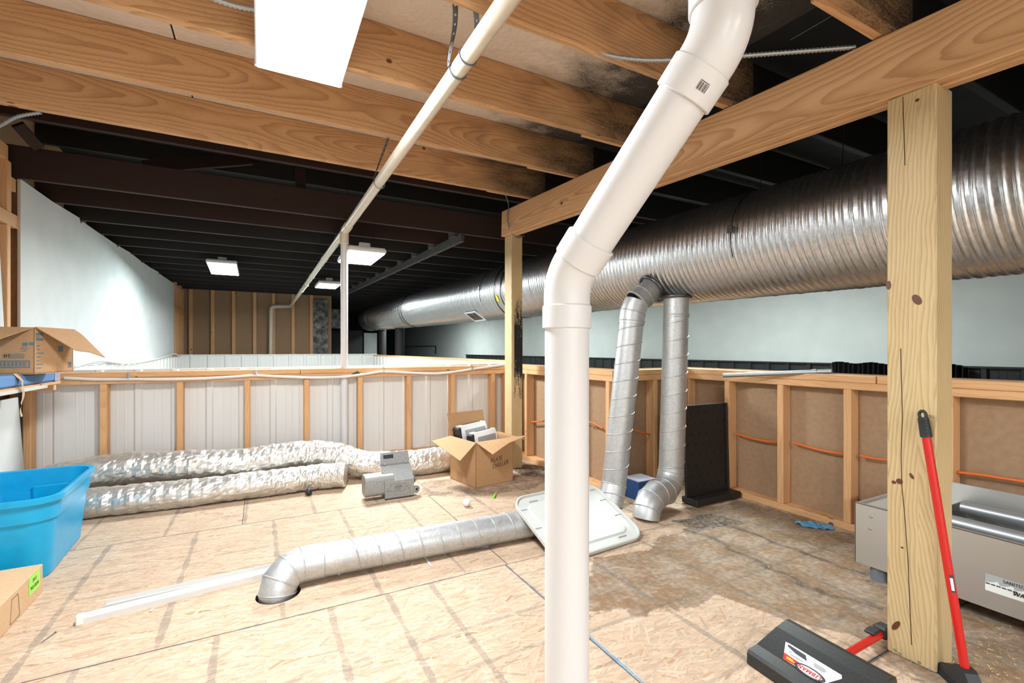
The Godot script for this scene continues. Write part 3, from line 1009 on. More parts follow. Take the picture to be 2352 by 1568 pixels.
# ---------------------------------------------------------------- walls
func build_walls() -> void:
	var w := setting("wall_back")
	var zf := -4.40
	var top := 0.936
	var xs := [-1.41, -1.005, -0.548, -0.094, 0.354, 0.801, 1.251, 1.697, 2.141, 2.30]
	for x in xs:
		board(Vector3(x - 0.0215, 0.142, zf - 0.089), Vector3(x + 0.0215, top - 0.086, zf), "stud", M.pine, w, 0.004)
	for k in 3:
		board(Vector3(-1.46, 0.142 - 0.043 * (k + 1), zf - 0.089), Vector3(2.335, 0.142 - 0.043 * k - 0.001, zf), "sole_plate", M.pine, w)
	board(Vector3(-1.46, top - 0.086, zf - 0.089), Vector3(2.335, top - 0.044, zf), "lower_top_plate", M.pine, w)
	board(Vector3(-1.46, top - 0.042, zf - 0.092), Vector3(0.30, top, zf - 0.002), "upper_top_plate", M.pine, w)
	board(Vector3(0.305, top - 0.042, zf - 0.090), Vector3(2.335, top, zf + 0.001), "upper_top_plate", M.pine, w)
	put(corrugated(Vector3(-1.46, 0, zf - 0.105), Vector3(2.335, 0, zf - 0.105), 0.0, top + 0.012, Vector3(0, 0, 1), 0.229, 0.014), "metal_panel", M.metal_panel, w, "pale ribbed sheet metal behind the studs")
	var tr := MB.new()
	tr.bx(Vector3(-1.46, top - 0.01, zf - 0.135), Vector3(2.335, top + 0.016, zf - 0.118))
	put(tr, "sheet_trim", M.metal_white, w)
	# the deck's right-hand boundary steps in towards the far post
	w = setting("wall_corner")
	top = 0.945
	var x2 := 2.335
	for z in [-4.30, -4.06, -3.64, -3.23, -2.81]:
		board(Vector3(x2, 0.043, z - 0.0215), Vector3(x2 + 0.089, top - 0.086, z + 0.0215), "stud", M.pine, w, 0.004)
	board(Vector3(x2, 0, -4.40), Vector3(x2 + 0.089, 0.043, -2.75), "sole_plate", M.pine, w)
	board(Vector3(x2, top - 0.086, -4.40), Vector3(x2 + 0.089, top - 0.044, -2.75), "top_plate", M.pine, w)
	board(Vector3(x2, top - 0.043, -4.40), Vector3(x2 + 0.089, top, -2.75), "top_plate", M.pine, w)
	var mb := MB.new()
	mb.bx(Vector3(x2 + 0.09, 0, -4.40), Vector3(x2 + 0.103, top + 0.006, -2.85))
	put(mb, "drywall_back", M.kraft, w)
	w = setting("wall_return")
	var zr := -2.75
	for x in [2.46, 2.78, 3.075, 3.12]:
		board(Vector3(x - 0.0215, 0.043, zr - 0.089), Vector3(x + 0.0215, top - 0.086, zr), "stud", M.pine, w, 0.004)
	board(Vector3(x2 + 0.09, 0, zr - 0.089), Vector3(3.15, 0.043, zr), "sole_plate", M.pine, w)
	board(Vector3(x2 + 0.09, top - 0.086, zr - 0.089), Vector3(3.15, top - 0.044, zr), "top_plate", M.pine, w)
	board(Vector3(x2 + 0.09, top - 0.043, zr - 0.089), Vector3(3.15, top, zr), "top_plate", M.pine, w)
	mb = MB.new()
	mb.bx(Vector3(x2 + 0.09, 0, zr - 0.103), Vector3(3.25, top + 0.006, zr - 0.09))
	put(mb, "drywall_back", M.kraft, w)
	w = setting("wall_right")
	var x3 := 3.15
	for z in [-2.77, -2.386, -1.968, -1.55, -1.075, -0.66, -0.25, 0.16, 0.57, 0.98, 1.4, 1.8, 2.2, 2.6]:
		board(Vector3(x3, 0.043, z - 0.0215), Vector3(x3 + 0.089, top - 0.086, z + 0.0215), "stud", M.pine, w, 0.004)
	board(Vector3(x3, 0, -2.84), Vector3(x3 + 0.089, 0.043, 3.0), "sole_plate", M.pine, w)
	board(Vector3(x3, top - 0.086, -2.84), Vector3(x3 + 0.089, top - 0.044, 3.0), "top_plate", M.pine, w)
	board(Vector3(x3, top - 0.043, -2.84), Vector3(x3 + 0.089, top, -1.40), "top_plate", M.pine, w)
	board(Vector3(x3 + 0.004, top - 0.043, -1.395), Vector3(x3 + 0.093, top, 3.0), "top_plate", M.pine, w)
	mb = MB.new()
	mb.bx(Vector3(x3 + 0.09, 0, -2.84), Vector3(x3 + 0.103, top + 0.006, 3.0))
	put(mb, "drywall_back", M.kraft, w)
	# walls that close the loft: left and behind the camera
	w = setting("wall_left")
	mb = MB.new()
	mb.bx(Vector3(-1.76, -0.06, -3.3), Vector3(-1.62, 2.75, 3.1))
	put(mb, "drywall", M.whitewall, w)
	mb = MB.new()
	mb.bx(Vector3(-1.76, -0.06, -4.44), Vector3(-1.625, 2.75, -3.3))
	put(mb, "drywall_back", M.kraft, w)
	w = setting("wall_front")
	mb = MB.new()
	mb.bx(Vector3(-1.76, -0.16, 3.0), Vector3(5.4, 2.8, 3.12))
	put(mb, "drywall", M.whitewall, w)

# ---------------------------------------------------------------- beyond the half walls
func build_far() -> void:
	# white ribbed enclosure behind the back half wall
	var w := setting("wall_enclosure")
	var yt := 0.985
	put(corrugated(Vector3(-1.46, 0, -11.4), Vector3(2.40, 0, -11.4), 0.0, yt, Vector3(0, 0, 1), 0.30, 0.022), "far_sheet", M.metal_white, w)
	put(corrugated(Vector3(-1.44, 0, -4.55), Vector3(-1.44, 0, -11.4), 0.0, yt - 0.03, Vector3(1, 0, 0), 0.30, 0.022), "left_sheet", M.metal_white, w)
	put(corrugated(Vector3(2.36, 0, -4.55), Vector3(2.36, 0, -11.4), 0.0, yt - 0.03, Vector3(-1, 0, 0), 0.30, 0.022), "right_sheet", M.metal_white, w)
	var mb := MB.new()
	mb.bx(Vector3(-1.46, yt, -11.46), Vector3(2.45, yt + 0.018, -11.37))
	put(mb, "cap_trim", M.metal_white, w)
	board(Vector3(2.365, yt - 0.04, -11.4), Vector3(2.455, yt - 0.002, -4.5), "top_plate", M.pine, w)
	mb = MB.new()
	mb.bx(Vector3(-1.46, yt - 0.03, -11.4), Vector3(-1.42, yt - 0.016, -4.6))
	put(mb, "cap_trim", M.metal_white, w)
	# white drywall on the left, cut round the truss chords
	w = setting("wall_far_left")
	mb = MB.new()
	var tops := [[4.46, truss_y(-4.46)]]
	for k in 10:
		var z := 4.46 + 0.63 * (k + 1)
		var ty := truss_y(-z)
		tops.append([z - 0.06, ty + (0.010 if k % 3 == 1 else -0.008)])
		if k % 2 == 1: tops.append([z - 0.03, ty - 0.035]); tops.append([z + 0.03, ty - 0.004])
	tops.append([11.0, truss_y(-11.0)])
	for k in tops.size() - 1:
		var a: Array = tops[k]
		var b: Array = tops[k + 1]
		for x in [-1.46, -1.474]:
			mb.face([Vector3(x, 0, -a[0]), Vector3(x, 0, -b[0]), Vector3(x, b[1], -b[0]), Vector3(x, a[1], -a[0])], Vector3(1 if x == -1.46 else -1, 0, 0))
		mb.face([Vector3(-1.46, a[1], -a[0]), Vector3(-1.46, b[1], -b[0]), Vector3(-1.474, b[1], -b[0]), Vector3(-1.474, a[1], -a[0])])
	put(mb, "drywall", M.whitewall, w)
	mb = MB.new()
	mb.bx(Vector3(-1.474, 0.9, -4.459), Vector3(-1.4595, 2.275, -4.454))
	put(mb, "drywall_edge", M.gypsum_core, w)
	for z in [-4.62, -5.3, -6.0, -6.7, -7.4, -8.1, -8.8, -9.5, -10.2]:
		board(Vector3(-1.565, 0, z - 0.02), Vector3(-1.476, 2.26, z + 0.02), "stud", M.pine, w)
	# open framing beyond it
	for z in [-11.05, -11.35, -11.7, -12.05, -12.36]:
		board(Vector3(-1.56, 0, z - 0.02), Vector3(-1.47, 2.4, z + 0.02), "stud", M.pine, w)
	board(Vector3(-1.57, 1.86, -12.38), Vector3(-1.46, 1.95, -11.03), "blocking", M.pine, w)
	board(Vector3(-1.57, 2.36, -12.38), Vector3(-1.46, 2.44, -11.03), "top_plate", M.pine, w)
	mb = MB.new()
	mb.bx(Vector3(-1.76, -0.06, -19.2), Vector3(-1.58, 3.0, -4.44))
	put(mb, "backing", M.kraft, w)
	# brown-backed stud wall at the far end
	w = setting("wall_far")
	mb = MB.new()
	mb.bx(Vector3(-1.58, 0, -12.50), Vector3(1.56, 2.62, -12.41))
	put(mb, "drywall_back", M.kraft, w)
	for u in [439, 489, 537, 585, 628, 673, 715]:
		var x := fz(u, 700, -12.4).x
		board(Vector3(x - 0.035, 0, -12.409), Vector3(x + 0.035, 2.5, -12.33), "stud", M.pine, w)
	board(Vector3(-1.46, 2.44, -12.405), Vector3(0.15, 2.51, -12.34), "top_plate", M.pine, w)
	var sx0 := fz(716, 700, -12.3).x
	var sx1 := fz(753, 700, -12.3).x
	mb = MB.new()
	mb.bx(Vector3(sx0 + 0.03, 0, -12.36), Vector3(sx1, 2.32, -12.30))
	var sil := tri_mat(mat(Color(1, 1, 1), 0.6, 0.25), noise_tex(0.012, 91, Color(0.16, 0.16, 0.155), Color(0.62, 0.62, 0.60)), 0.9)
	put(mb, "foil_faced_board", sil, w, "silvery board smudged with black spray")
	mb = MB.new()
	var bA := fz(758, 709, -12.6)
	var bB := fz(783, 754, -12.6)
	mb.bx(Vector3(bA.x, bB.y, -12.9), Vector3(bB.x, bA.y, -12.6), 0.01)
	put(mb, "duct_boot", sil, w)
	w = setting("wall_end")
	mb = MB.new()
	mb.bx(Vector3(-1.76, -0.16, -19.2), Vector3(5.4, 3.0, -19.05))
	put(mb, "wallboard", M.black, w)
	mb = MB.new()
	var d0 := fz(836, 764, -15.0)
	var d1 := fz(866, 830, -15.0)
	mb.bx(Vector3(d0.x, 0, -15.1), Vector3(d1.x, d0.y, -15.0), 0.01)
	put(mb, "grey_door", M.whitewall, w)
	mb = MB.new()
	mb.bx(Vector3(fz(757, 757, -13.4).x, 0, -13.9), Vector3(fz(833, 757, -13.4).x, fz(757, 757, -13.4).y, -13.4), 0.01)
	put(mb, "black_partition", M.black, w)
	# white wall and black ribbed sheet across the gap on the right
	w = setting("wall_far_right")
	mb = MB.new()
	mb.bx(Vector3(5.2, -0.16, -19.1), Vector3(5.38, 3.0, 3.1))
	put(mb, "drywall", M.whitewall, w)
	put(corrugated(Vector3(5.17, 0, 3.0), Vector3(5.17, 0, -12.4), -0.06, 0.956, Vector3(-1, 0, 0), 0.229, 0.02), "black_sheet", M.metal_black, w, "black ribbed sheet metal below the white wall")
	mb = MB.new()
	mb.bx(Vector3(5.14, 0.95, -12.4), Vector3(5.19, 0.965, 3.0))
	put(mb, "cap_trim", M.metal_black, w)
	# framed recess in the white wall
	var ra := fx(932, 796, 5.19)
	var rb := fx(1001, 813, 5.19)
	mb = MB.new()
	mb.bx(Vector3(5.175, ra.y - 0.012, ra.z), Vector3(5.2, ra.y + 0.012, rb.z))
	mb.bx(Vector3(5.175, rb.y, rb.z - 0.03), Vector3(5.2, ra.y, rb.z + 0.03))
	put(mb, "recess_frame", M.galv_dark, w)
	# folded black cloth hanging over the black sheet
	var cl := MB.new()
	var rows := []
	var c0 := fx(1910, 846, 5.08).z
	var c1 := fx(2215, 850, 5.08).z
	for r in 7:
		var row := []
		for k in 130:
			var f := k / 129.0
			row.append(Vector3(5.09 + 0.028 * sin(f * 150.0 + r * 0.25) + 0.006 * sin(f * 61.0), 0.975 - r * 0.06 + 0.008 * sin(f * 23.0), lerpf(c0, c1, f)))
		rows.append(row)
	cl.sheet(rows, false, Vector3(-1, 0, 0))
	var co := put(cl, "black_curtain", mat(Color(0.04, 0.04, 0.042), 0.9), self)
	tag(co, "pleated black cloth hung along the top of the black ribbed sheet", "curtain")
	# dark drop pipes from the far end of the duct
	for u in [878.0, 918.0]:
		var q := fx(u, 760, 2.72)
		var o := thing("drop_pipe", "black pipe dropping from the big duct beside the grey door" if u < 900.0 else "black pipe dropping from the big duct before the white wall's recess", "pipe", Vector3(2.72, 0, q.z), 0.0, "black drop pipes")
		rod(Vector3(0, 0, 0), Vector3(0, 1.66, 0), 0.10, "pipe", M.black, o, 20)
		var mr := MB.new()
		ring_into(mr, Vector3(0, 1.58, 0), Vector3.UP, 0.102, 0.008)
		put(mr, "collar", M.black, o)

# ---------------------------------------------------------------- posts and beam
func build_posts() -> void:
	for k in [[Vector3(2.0825, 0, -0.79), Vector3(0.125, joist_y(-0.79) - 0.235, 0.143), "thick treated timber post with brown knots beside the red broom"], [Vector3(2.10, 0, -3.88), Vector3(0.115, joist_y(-3.88) - 0.235, 0.14), "treated timber post sprayed black on one side behind the open cardboard box"]]:
		var o := thing("timber_post", k[2], "post", k[0], 0.0, "posts under the beam")
		var mb := wood(MB.new())
		mb.us = 1.0 / 2.6; mb.vs = 1.0 / 0.55
		mb.box(Transform3D(Basis(), Vector3(0, k[1].y * 0.5, 0)), k[1], 0.005)
		var shaft := put(mb, "shaft", M.post, o)
		if k[0].z > -2.0:
			# knots and a long drying check on the face towards the room
			for q in [[2106, 688, 0.012, 0.02, 0.5], [2041, 655, 0.008, 0.016, 0.0], [2066, 1105, 0.010, 0.010, 0.0], [2053, 1107, 0.007, 0.006, 0.0], [2107, 230, 0.006, 0.005, 0.3], [2058, 1436, 0.008, 0.022, -0.5], [2094, 1093, 0.005, 0.011, 0.5], [2072, 1257, 0.004, 0.003, 0.0]]:
				var c := fx(q[0], q[1], 2.02)
				var pl := PackedVector2Array()
				for a in 16: pl.append(Vector2(q[2] * cos(TAU * a / 16), q[3] * sin(TAU * a / 16)).rotated(q[4]))
				mb = MB.new()
				mb.prism(pl, 0.0, 0.0015, Transform3D(Basis(Vector3(0, 0, 1), Vector3.UP, Vector3(-1, 0, 0)), Vector3(-0.0622, c.y, c.z - k[0].z)))
				put(mb, "knot", mat(Color(0.36, 0.20, 0.11), 0.5), shaft)
			var chk := []
			for q in [[2074, 222], [2076, 290], [2079, 380], [2069, 800], [2073, 960], [2070, 1045], [2071, 1110], [2078, 1180], [2086, 1290], [2090, 1390], [2094, 1480]]:
				var c := fx(q[0], q[1], 2.0205)
				chk.append(Vector3(-0.0628, c.y, c.z - k[0].z))
			mb = MB.new()
			mb.tube(chk.slice(3), 0.0011, 5)
			put(mb, "drying_check", mat(Color(0.16, 0.10, 0.06), 0.9), shaft)
			mb = MB.new()
			mb.tube(chk.slice(0, 3), 0.0011, 5)
			put(mb, "drying_check", mat(Color(0.16, 0.10, 0.06), 0.9), shaft)
			for q in [[2056, 1492], [2067, 1500], [2093, 1517], [2111, 1520], [2135, 1537]]:
				var c := fx(q[0], q[1], 2.02)
				mb = MB.new()
				mb.lathe([Vector2(0.0, 0.003), Vector2(0.0045, 0.002), Vector2(0.005, 0.0)], 10, Transform3D(Basis(Vector3(0, 0, 1), Vector3(-1, 0, 0), Vector3(0, 1, 0)), Vector3(-0.0625, c.y, c.z - k[0].z)))
				put(mb, "nail_head", M.zinc, shaft)
		else:
			# black spray on the side that faces the duct
			mb = MB.new()
			mb.face([Vector3(-0.030, 0.30, 0.0706), Vector3(0.058, 0.30, 0.0706), Vector3(0.058, 1.62, 0.0706), Vector3(-0.030, 1.62, 0.0706)], Vector3(0, 0, 1), [Vector2(0, 0), Vector2(0.2, 0), Vector2(0.2, 1), Vector2(0, 1)])
			var sm := mat(Color(1, 1, 1), 0.8)
			sm.albedo_texture = post_spray()
			sm.transparency = BaseMaterial3D.TRANSPARENCY_ALPHA_SCISSOR
			sm.uv1_scale = Vector3(5, 1, 1)
			put(mb, "overspray", sm, shaft, "speckled black overspray")
	# two-ply beam along the posts, rising with the roof
	var o := thing("support_beam", "long orange two-ply timber beam resting on the two posts", "beam", Vector3(2.05, 0, 0))
	var zz0 := 3.0
	var zz1 := -3.95
	for k in [[-0.041, 0.0], [0.004, -0.008]]:
		var a := Vector3(k[0] + 0.019, joist_y(zz0) - 0.1185 + k[1], zz0)
		var b := Vector3(k[0] + 0.019, joist_y(zz1) - 0.1185 + k[1], zz1)
		var d := (b - a).normalized()
		var s := Vector3(1, 0, 0)
		var mb := wood(MB.new())
		mb.us = 1.0 / 3.4; mb.vo = 0.13
		mb.box(Transform3D(Basis(d, s.cross(d) * -1.0, s), (a + b) * 0.5), Vector3((b - a).length(), 0.235, 0.04), 0.004)
		put(mb, "ply", M.fir, o)
func post_spray() -> ImageTexture:
	var W := 64
	var Hh := 256
	var nb := noise_bytes(W, Hh, 0.03, 66, 3)
	var r := RandomNumberGenerator.new()
	r.seed = 6
	var d := PackedByteArray()
	for y in Hh:
		for x in W:
			var v := float(y) / Hh
			var cover := 1.5 - absf(v - 0.62) * 4.2 + (nb[y * W + x] / 255.0 - 0.5)
			d.append_array([18, 18, 18, 255 if r.randf() < cover else 0])
	return tex(W, Hh, d, true)

# ---------------------------------------------------------------- white pipes
func arc(c0: Vector3, d0: Vector3, d1: Vector3, bend: float, steps := 10) -> Array:
	# smooth bend through corner c0 from direction d0 to d1, starting bend before it
	var a := c0 - d0 * bend
	var b := c0 + d1 * bend
	var out := []
	for k in steps + 1:
		var t := float(k) / steps
		out.append(a.lerp(c0, t).lerp(c0.lerp(b, t), t))
	return out
func hub(o: Node3D, c: Vector3, ax: Vector3, L: float, r: float, called := "coupling") -> void:
	ax = ax.normalized()
	var s := ax.cross(Vector3.UP if absf(ax.y) < 0.9 else Vector3.RIGHT).normalized()
	var mb := MB.new()
	mb.lathe([Vector2(r * 0.9, 0), Vector2(r - 0.002, 0.0), Vector2(r, 0.002), Vector2(r, L - 0.003), Vector2(r - 0.003, L), Vector2(r * 0.9, L + 0.002)], 48, Transform3D(Basis(s, ax, s.cross(ax)), c))
	put(mb, called, M.pvc, o)
func build_pipes() -> void:
	# large drain with two 45 degree bends
	var o := thing("drain_pipe", "thick glossy white plastic drain pipe with two angled bends", "pipe", Vector3(0.703, 0, -1.007))
	var c1 := Vector3(0, 1.285, 0)
	var c2 := Vector3(0.826, 1.735, -0.635) - o.position
	var d := (c2 - c1).normalized()
	var r := 0.0572
	var mb := MB.new()
	mb.tube([Vector3.ZERO, Vector3(0, 1.2, 0)], r, 48)
	put(mb, "lower_pipe", M.pvc, o)
	hub(o, Vector3(0, 1.155, 0), Vector3.UP, 0.06, 0.0635)
	mb = MB.new()
	mb.tube([Vector3(0, 1.19, 0)] + arc(c1, Vector3.UP, d, 0.05) + [c1 + d * 0.09], 0.0600, 48)
	put(mb, "elbow", M.pvc, o)
	hub(o, c1 + d * 0.052, d, 0.065, 0.0645)
	mb = MB.new()
	mb.tube([c1 + d * 0.06, c2 - d * 0.08], r, 48)
	put(mb, "sloping_pipe", M.pvc, o)
	hub(o, c2 - d * 0.128, d, 0.068, 0.0645)
	mb = MB.new()
	mb.tube([c2 - d * 0.09] + arc(c2, d, Vector3.UP, 0.055) + [c2 + Vector3.UP * 0.085], 0.0602, 48)
	put(mb, "elbow", M.pvc, o)
	hub(o, c2 + Vector3.UP * 0.052, Vector3.UP, 0.07, 0.0655)
	mb = MB.new()
	mb.tube([c2 + Vector3.UP * 0.08, Vector3(c2.x, 2.47, c2.z)], r, 48)
	put(mb, "upper_pipe", M.pvc, o)
	# barcode sticker on the upper hub
	var axm := d
	var toward := (Vector3(0, EYE, 0) - (o.position + c2 - d * 0.1)).normalized()
	var sd := (toward - axm * toward.dot(axm)).normalized()
	var rt := axm.cross(sd).normalized()
	var tilt := (sd - rt * 0.35 * -1.0).normalized()
	rt = axm.cross(tilt).normalized()
	var sc := c2 - d * 0.098 + tilt * 0.0653
	mb = MB.new()
	for q in [[-0.011, 0.0012], [-0.0085, 0.002], [-0.0055, 0.0009], [-0.003, 0.0024], [0.001, 0.0012], [0.004, 0.002], [0.0065, 0.0009], [0.0095, 0.0016]]:
		var x: float = q[0]
		var hw: float = q[1] * 0.5
		mb.face([sc + rt * (x - hw) - axm * 0.008, sc + rt * (x + hw) - axm * 0.008, sc + rt * (x + hw) + axm * 0.007, sc + rt * (x - hw) + axm * 0.007], tilt)
	mb.face([sc + rt * -0.012 + axm * 0.0085, sc + rt * 0.010 + axm * 0.0085, sc + rt * 0.010 + axm * 0.0098, sc + rt * -0.012 + axm * 0.0098], tilt)
	put(mb, "barcode_print", mat(Color(0.33, 0.25, 0.22), 0.6), o)
	# long overhead drain with an upright leg through the half wall
	var px := 0.675
	var py := 2.178
	o = thing("overhead_drain_pipe", "long thin yellowed white pipe strapped under the joists with an upright leg", "pipe")
	var ra := 0.032
	mb = MB.new()
	mb.tube([Vector3(px, py + 0.012, 3.0), Vector3(px, py, -4.44), Vector3(0.62, 2.12, -12.05)], ra, 24)
	put(mb, "run", M.pvc_aged, o)
	var vx := fz(791, 700, -4.44).x
	rod(Vector3(vx, 0.10, -4.444), Vector3(vx, py, -4.444), ra * 1.0, "upright", M.pvc, o, 24)
	hub_s(o, Vector3(vx, py - 0.075, -4.444), Vector3.UP, 0.10, ra * 1.22)
	hub_s(o, Vector3(px, py, -4.35), Vector3(0, 0, -1), 0.18, ra * 1.2)
	for z in [-5.9, -7.3, -9.0]:
		var q := Vector3(px, py, -4.44).lerp(Vector3(0.62, 2.12, -12.05), (z + 4.44) / -7.61)
		hub_s(o, q, Vector3(-0.007, -0.008, -1), 0.12, ra * 1.14)
	mb = MB.new()
	mb.tube([Vector3(0.62, 2.12, -12.05)] + [Vector3(0.55, 2.115, -12.15), Vector3(0.38, 2.11, -12.2)] + arc(Vector3(0.22, 2.10, -12.2), Vector3(-1, 0, 0), Vector3.DOWN, 0.08, 6) + [Vector3(0.20, 0.0, -12.2)], 0.042, 20)
	put(mb, "far_leg", M.pvc_aged, o)
	# perforated hanger straps
	var straps := [[fz(1045, 0, -1.60), Vector3(px - 0.034, py + 0.01, -1.70)], [fz(1090, 12, -1.52), Vector3(px + 0.03, py + 0.012, -1.60)], [fz(912, 243, -2.765) , Vector3(px - 0.033, py + 0.0, -3.06)], [Vector3(px, truss_y(-5.1) + 0.05, -5.12), Vector3(px, py + 0.01, -5.12)], [Vector3(px + 0.03, truss_y(-6.3) + 0.04, -6.33), Vector3(px, py, -6.3)], [Vector3(0.66, truss_y(-8.2) + 0.04, -8.24), Vector3(0.65, py - 0.03, -8.2)], [Vector3(0.64, truss_y(-10.1) + 0.04, -10.13), Vector3(0.63, py - 0.04, -10.1)]]
	for s in straps:
		var a: Vector3 = s[0]
		var b: Vector3 = s[1]
		if a.y < b.y: a.y = joist_y(a.z) + 0.06
		var wv := Vector3(0.9, 0, 0.43).normalized() * 0.010
		mb = MB.new()
		var rows := []
		for k in 13:
			var t := k / 12.0
			var q := a.lerp(b, t) + Vector3(0.006 * sin(t * 5.0), 0, 0.005 * sin(t * 3.0))
			var wr := wv.rotated((b - a).normalized(), t * 1.1)
			rows.append([q - wr, q + wr])
		mb.sheet(rows)
		for k in mb.t.size(): mb.t[k] = Vector2(mb.t[k].x, mb.t[k].y * (b - a).length() / 0.03)
		put(mb, "hanger_strap", M.strap, o)
		mb = MB.new()
		ring_into(mb, Vector3(b.x if absf(b.z) > 7 else px, b.y - 0.008, b.z), Vector3(0, 0.15, 1), ra + 0.002, 0.0035, 24)
		put(mb, "strap_loop", M.zinc_dull, o)
func hub_s(o: Node3D, c: Vector3, ax: Vector3, L: float, r: float) -> void:
	ax = ax.normalized()
	var s := ax.cross(Vector3.UP if absf(ax.y) < 0.9 else Vector3.RIGHT).normalized()
	var mb := MB.new()
	mb.lathe([Vector2(r * 0.85, 0), Vector2(r, 0.003), Vector2(r, L - 0.003), Vector2(r * 0.85, L)], 24, Transform3D(Basis(s, ax, s.cross(ax)), c - ax * L * 0.5))
	put(mb, "coupling", M.pvc_aged, o)

# ---------------------------------------------------------------- galvanised ducts
const DUCT_A := Vector3(2.765, 1.715, 0.6)
const DUCT_B := Vector3(2.66, 1.945, -13.2)
const DUCT_R := 0.32
func duct_at(z: float) -> Vector3:
	return DUCT_A.lerp(DUCT_B, (z - DUCT_A.z) / (DUCT_B.z - DUCT_A.z))
func build_ducts() -> void:
	var o := thing("spiral_duct", "huge ribbed galvanised round duct running under the black ceiling", "duct")
	put(spiral_duct(DUCT_A, DUCT_B, DUCT_R, 6.5), "spiral_shell", M.galv, o)
	var ax := (DUCT_B - DUCT_A).normalized()
	for z in [-4.75, -8.9, -12.2]:
		var mb := MB.new()
		ring_into(mb, duct_at(z), ax, DUCT_R + 0.006, 0.010, 64)
		ring_into(mb, duct_at(z - 0.16), ax, DUCT_R + 0.006, 0.008, 64)
		put(mb, "joint_band", M.galv_dark, o)
	var side := ax.cross(Vector3.UP).normalized()
	var b := Basis(side, Vector3.UP, -ax)
	var mb := MB.new()
	mb.lathe([Vector2(0, 0), Vector2(DUCT_R, 0)], 60, Transform3D(Basis(side, ax, side.cross(ax)), DUCT_B))
	put(mb, "end_cap", M.galv_dark, o)
	mb = MB.new()
	ring_into(mb, duct_at(-3.55), ax, DUCT_R + 0.006, 0.005, 64)
	put(mb, "hanger_cable_loop", M.wire, o)
	# small register in the underside
	var rz := fx(1078, 724, 2.45).z
	var rc := duct_at(rz) + (Vector3(-0.55, -0.83, 0)).normalized() * (DUCT_R + 0.012)
	var rn := Vector3(-0.55, -0.83, 0).normalized()
	var rb := Basis(Vector3(0, 0, 1), rn, Vector3(0, 0, 1).cross(rn))
	mb = MB.new()
	for q in [[0.0, 0.09], [0.0, -0.09]]:
		mb.box(Transform3D(rb, rc + rb * Vector3(q[0], 0, q[1])), Vector3(0.36, 0.012, 0.025), 0.002)
	for q in [-0.17, 0.17]:
		mb.box(Transform3D(rb, rc + rb * Vector3(q, 0, 0)), Vector3(0.025, 0.012, 0.18), 0.002)
	put(mb, "register_frame", M.whitewall, o)
	mb = MB.new()
	for k in 6: mb.box(Transform3D(rb, rc + rb * Vector3(-0.14 + k * 0.056, 0, 0)), Vector3(0.018, 0.006, 0.16), 0.001)
	put(mb, "register_grille", M.galv_dark, o)
	# cable hangers up to the roof
	for h in [[1712, 500, 1775, 345, true, "dark cable with a square clamp wrapping the big duct by the branch pipes"], [1885, 395, 1858, 308, false, "thin dark cable above the big duct beside the near timber post"], [1128, 665, 1120, 560, true, "dark cable with a square clamp wrapping the big duct by the far post"], [1075, 620, 1080, 590, false, "thin dark cable holding the big duct beside its small register"], [945, 685, 975, 600, false, "thin dark cable holding the big duct between register and drop pipes"], [893, 700, 915, 640, false, "thin dark cable holding the big duct above the black drop pipes"]]:
		var dz := fx(h[0], h[1], 2.55).z
		var base := duct_at(dz)
		var hi := Vector3(base.x - (0.0 if not h[4] else 0.05), 2.68, dz + 0.03)
		var w := thing("duct_hanger", h[5], "hanger", Vector3.ZERO, 0.0, "duct hanger cables")
		var path := []
		for k in 13:
			var g := deg_to_rad(lerpf(200.0, 100.0, k / 12.0))
			path.append(base + Vector3(cos(g), sin(g), 0) * (DUCT_R + 0.011))
		if h[4]:
			path.append(hi)
		else:
			path = [base + Vector3(0, DUCT_R + 0.008, 0), hi]
		mb = MB.new()
		mb.tube(path, 0.0028, 6)
		put(mb, "cable", M.wire, w)
		if h[4]:
			mb = MB.new()
			mb.box(Transform3D(Basis(), base + Vector3(cos(deg_to_rad(172)), sin(deg_to_rad(172)), 0) * (DUCT_R + 0.018)), Vector3(0.02, 0.045, 0.03), 0.003)
			put(mb, "clamp", M.galv_dark, w)
	mb = MB.new()
	mb.box(Transform3D(Basis(Vector3(0, 0, 1), 0.4), duct_at(-4.86) + Vector3(-0.94, -0.34, 0) * (DUCT_R + 0.006)), Vector3(0.008, 0.07, 0.05), 0.001)
	put(mb, "yellow_tag", M.yellow, o)
	# branch 1: leaning, with a dull adjustable elbow into the duct
	o = thing("branch_duct", "leaning spiral-seamed galvanised pipe with a dull elbow into the big duct", "duct", Vector3.ZERO, 0.0, "branch pipes off the big duct")
	var r := 0.086
	var p0 := Vector3(2.226, 0.17, -2.60)
	var p1 := Vector3(2.338, 1.305, -2.545)
	rod(p0, p1, r, "pipe", M.galv_pipe, o, 40)
	mb = MB.new()
	helix_into(mb, p0 + (p1 - p0) * 0.05, p1, r, 0.125, 0.0042, 0.6)
	put(mb, "spiral_seam", M.galv_pipe, o)
	var dd := (p1 - p0).normalized()
	var tgt := duct_at(-2.5) + Vector3(-0.72, -0.69, 0).normalized() * (DUCT_R - 0.03)
	var m1 := p1 + dd * 0.06
	var m2 := m1 + (dd * 0.55 + (tgt - m1).normalized() * 0.45).normalized() * 0.085
	var de := (tgt - m2).normalized()
	mb = MB.new()
	mb.tube([p1 - dd * 0.02, m1, m2], [r + 0.004, r + 0.004, r + 0.002], 40, false)
	put(mb, "elbow", M.galv_pipe, o)
	mb = MB.new()
	mb.tube([m2 - de * 0.01, tgt], r, 40, false)
	put(mb, "collar", M.galv_dull, o, "dull dark galvanised collar")
	mb = MB.new()
	ring_into(mb, m1, (m2 - p1).normalized(), r + 0.005, 0.004)
	ring_into(mb, m2, de, r + 0.004, 0.004)
	ring_into(mb, m2 + de * 0.07, de, r + 0.002, 0.003)
